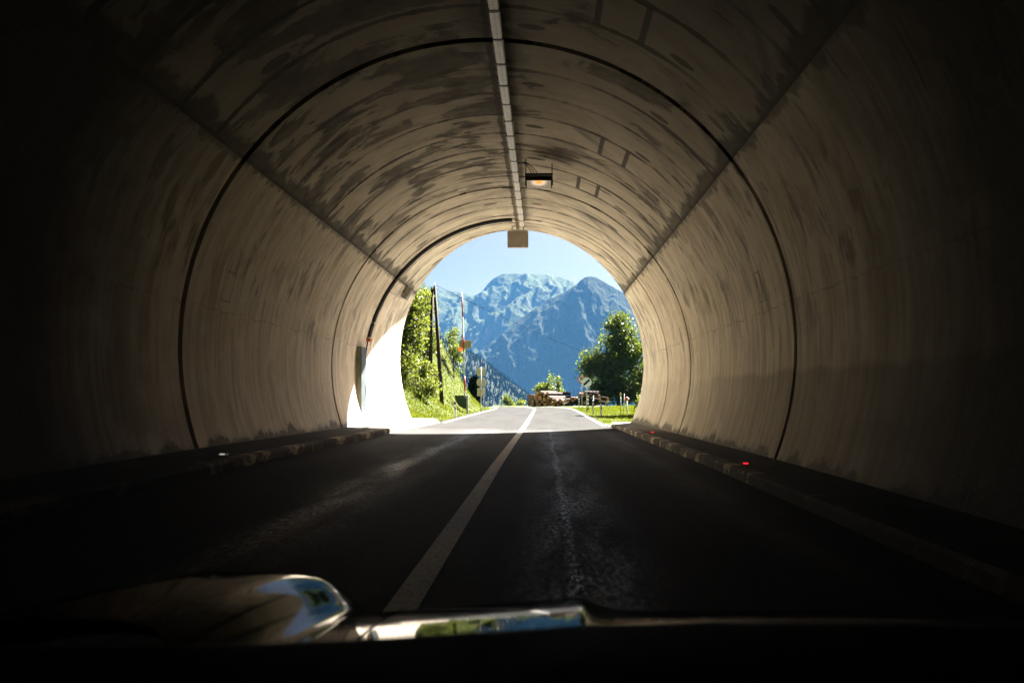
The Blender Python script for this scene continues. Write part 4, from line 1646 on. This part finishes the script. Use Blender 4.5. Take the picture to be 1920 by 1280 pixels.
# small box on a bracket, left haunch
p = math.atan2(-5.0 - CX, 3.66 - .75)
o = Vector((CX + (RAD - .16) * math.sin(p), 30.6, CZ + (RAD - .16) * math.cos(p)))
rot = Matrix.Rotation(p, 3, 'Y')
root = thing('wall_box', 'small grey box on a pipe bracket high on the left wall', 'junction box', o)
M_GBOX = simple('grey_box', (.22, .20, .17), .6, .3, .2)
MB().box(o, (.42, .42, .20), rot, .012).build('case', M_GBOX, root)
for s in (-1, 1):
    q = o + rot @ Vector((-.16, s * .10, -.02))
    e = o + rot @ Vector((-.30, s * .10 - 1.9, .09))
    m = o + rot @ Vector((-.28, s * .10 - .25, .07))
    MB().tube([q, m, e], .018, 6).build('pipe', M_STEEL, root, True)

# cabinet on the left wall
xa = -5.80
za, zb_ = EYE - .62, EYE + 1.50
Y0, Y1 = 27.0, 27.75
root = thing('wall_cabinet', 'tall narrow pale blue cabinet set against the left wall', 'cabinet', (xa, 27.4, za))
zz = np.linspace(za, zb_, 14)
wallx = [CX - math.sqrt(RAD ** 2 - (z - CZ) ** 2) - .03 for z in zz]
V, Fc = [], []
for y in (Y0, Y1):
    for z, wx in zip(zz, wallx):
        V += [(wx, y, z), (xa, y, z)]
n = len(zz)
for i in range(n - 1):
    Fc.append((2 * i, 2 * i + 1, 2 * i + 3, 2 * i + 2))
    b = 2 * n
    Fc.append((b + 2 * i + 2, b + 2 * i + 3, b + 2 * i + 1, b + 2 * i))
Fc.append((2 * n - 2, 2 * n - 1, 4 * n - 1, 4 * n - 2))
Fc.append((0, 2 * n, 2 * n + 1, 1))
M_CABS = simple('cabinet_side', (.16, .16, .10), .6, .3, var=.15)
M_CABD = simple('cabinet_door', (.065, .082, .088), .5, .3, var=.08, scale=3)
mesh_obj('case', V, Fc, M_CABS, root)
dr_ = MB().box((xa + .012, 27.375, (za + zb_) / 2), (.024, .74, zb_ - za - .02), None, .004).build('door', M_CABD, root)
MB().box((xa + .03, 27.70, (za + zb_) / 2 - .3), (.03, .05, .22)).build('handle', M_BLACK, dr_)

# studs on the kerbs
def stud(loc, label, col, es):
    loc = Vector(loc)
    root = thing('road_stud', label, 'reflector', loc, 'kerb reflectors')
    MB().box(loc + Vector((0, 0, .012)), (.13, .10, .026), None, .008).build('body', M_STEEL if col[1] > .5 else M_BLACK, root)
    b = NB('stud_lens')
    m = b.bsdf(col, .3, .5, emit=col, estr=es)
    MB().box(loc + Vector((0, -.05, .018)), (.075, .012, .024), None, .003).build('lens', m, root)


def on_kerb(px, py, side, lift=.15):
    # intersect the sight line with the kerb top
    for y in np.arange(5, 36, .02):
        p = at(px, py, y)
        if p.z < float(road_z(p.x, y)) + lift:
            return Vector((p.x, y, float(road_z(p.x, y)) + lift))


stud(on_kerb(1223, 811, 1), 'red glowing reflector on the right kerb nearest the mouth', (1.0, .02, .03), .10)
stud(on_kerb(1397, 870, 1), 'red glowing reflector on the right kerb nearer the car', (1.0, .02, .03), .08)
stud(on_kerb(419, 853, -1), 'white reflector on the left kerb below the dark wall joint', (.9, .85, .75), .03)
stud(on_kerb(686, 802, -1), 'white reflector on the left kerb where sunlight begins', (.9, .85, .75), .03)

# ---------------------------------------------------------------- the car we sit in
b = NB('black_car_paint')
po, x, y, z = b.objpos()
M_CAR = b.bsdf((.004, .004, .004), .05, .08)
dd = b.n('ShaderNodeBsdfDiffuse')          # flat black mixed in unevenly to dim the reflections
dd.inputs[0].default_value = (.006, .0055, .005, 1)
dm = b.n('ShaderNodeMixShader')
dim_n = b.noise(po, 6.0, 5, .65)
b.nt.links.new(b.ss(dim_n, .3, .7, .36, .52), dm.inputs[0])
b.nt.links.new(b.p.outputs[0], dm.inputs[1])
b.nt.links.new(dd.outputs[0], dm.inputs[2])
b.nt.links.new(dm.outputs[0], b.out.inputs[0])
M_DASH = simple('dashboard_black', (.006, .006, .006), .75, .12)
M_TYRE = simple('tyre_rubber', (.012, .012, .012), .85, .2)
CARX = .36
car = thing('car', 'black car bonnet and dashboard seen from the driving seat', 'car', (CARX, 1.5, 0))


WX = np.linspace(-1.3, .2, 601)
_k = np.exp(-.5 * (np.arange(-40, 41) * .0025 / .013) ** 2)
WZ = np.convolve(np.pad(np.interp(WX, [-1.3, -.87, -.70, -.59, -.47, -.432, -.40, -.372, -.24], [-.10, .012, .046, .060, .0585, .052, .022, .0, 0]), 40, 'edge'), _k / _k.sum(), 'valid')


def hood_profile(y):
    u = y - 1.1
    u2 = np.clip(u - .33, 0, None)
    u3 = np.clip(u - .75, 0, None)
    return EYE - .311 - .0945 * u - .081 * u * u - .125 * u2 * u2 - .35 * u3 * u3


def hood_z(x, y):
    z = hood_profile(y)
    # slopes up to a sharp crease, then drops to its right
    xc = .062 + .035 * (y - 1.4)
    left = np.clip(xc - x, 0, .46)
    z = z - .072 * left
    rt = np.clip(x - xc, 0, None)
    z = z - .026 * (1 - np.exp(-(rt / .045) ** 1.3)) - .03 * np.clip(rt - .35, 0, None) ** 2 * 2
    # wings bulge on both sides
    for cxw in (-.60, 2 * CARX + .60):
        xm = x if cxw < 0 else 2 * CARX - x
        bul = np.interp(xm, WX, WZ)
        z = z + 1.38 * bul * (1 - np.clip((y - 1.66) / .50, 0, 1.5) ** 2)
    out = np.clip(np.abs(x - CARX) - 1.06, 0, None)
    return z - 2.2 * out ** 2


def hood_patch(name, xs0, xs1, nx, gap=None):
    ys = np.linspace(.95, 2.55, 90)
    V = []
    for y in ys:
        for u in np.linspace(0, 1, nx):
            a = xs0(y) if callable(xs0) else xs0
            c = xs1(y) if callable(xs1) else xs1
            x = a + (c - a) * u
            V.append((x, y, float(hood_z(np.array(x), np.array(y)))))
    return mesh_obj(name, V, grid_faces(len(ys), nx), M_CAR, car, True)


lsh = lambda y: -.265 - .02 * (y - 1.4)
hood_patch('bonnet', lambda y: lsh(y) + .004, lambda y: 2 * CARX - lsh(y) - .004, 150)
hood_patch('wing', CARX - 1.22, lambda y: lsh(y) - .003, 70)
hood_patch('wing', lambda y: 2 * CARX - lsh(y) + .003, CARX + 1.22, 70)
# body below
mb = MB()
mb.box((CARX, 1.42, .33), (1.7, .95, .40), None, .10)
mb.build('body', M_CAR, car, True)
for s in (-1, 1):
    wc = Vector((CARX + s * .80, 1.95, .31))
    wb = MB().cyl(wc - Vector((.11, 0, 0)), wc + Vector((.11, 0, 0)), .31, .31, 28).build('wheel', M_TYRE, car, True)
    MB().cyl(wc + Vector((s * .105, 0, 0)), wc + Vector((s * .118, 0, 0)), .20, .19, 24).build('rim', M_STEEL, wb)
# dashboard
xs = np.linspace(-.75, 1.45, 60)
V = []
tops = []
for x in xs:
    pxx = VX + x / .80 * F
    edge = np.interp(pxx, [-600, 500, 700, 1090, 1300, 1700, 3500], [1215, 1206, 1197, 1171, 1166, 1170, 1185])
    zt = EYE + (VY - edge) / F * .80
    tops.append(zt)
rowsY = [(.80, 0.0), (.79, .0), (.70, -.004), (.52, -.02), (.44, -.06), (.42, -.30)]
for (yy, dz) in [(.80, -.35)] + rowsY:
    for x, zt in zip(xs, tops):
        V.append((x, yy, zt + dz))
mesh_obj('dashboard', V, grid_faces(len(rowsY) + 1, len(xs)), M_DASH, car, True)
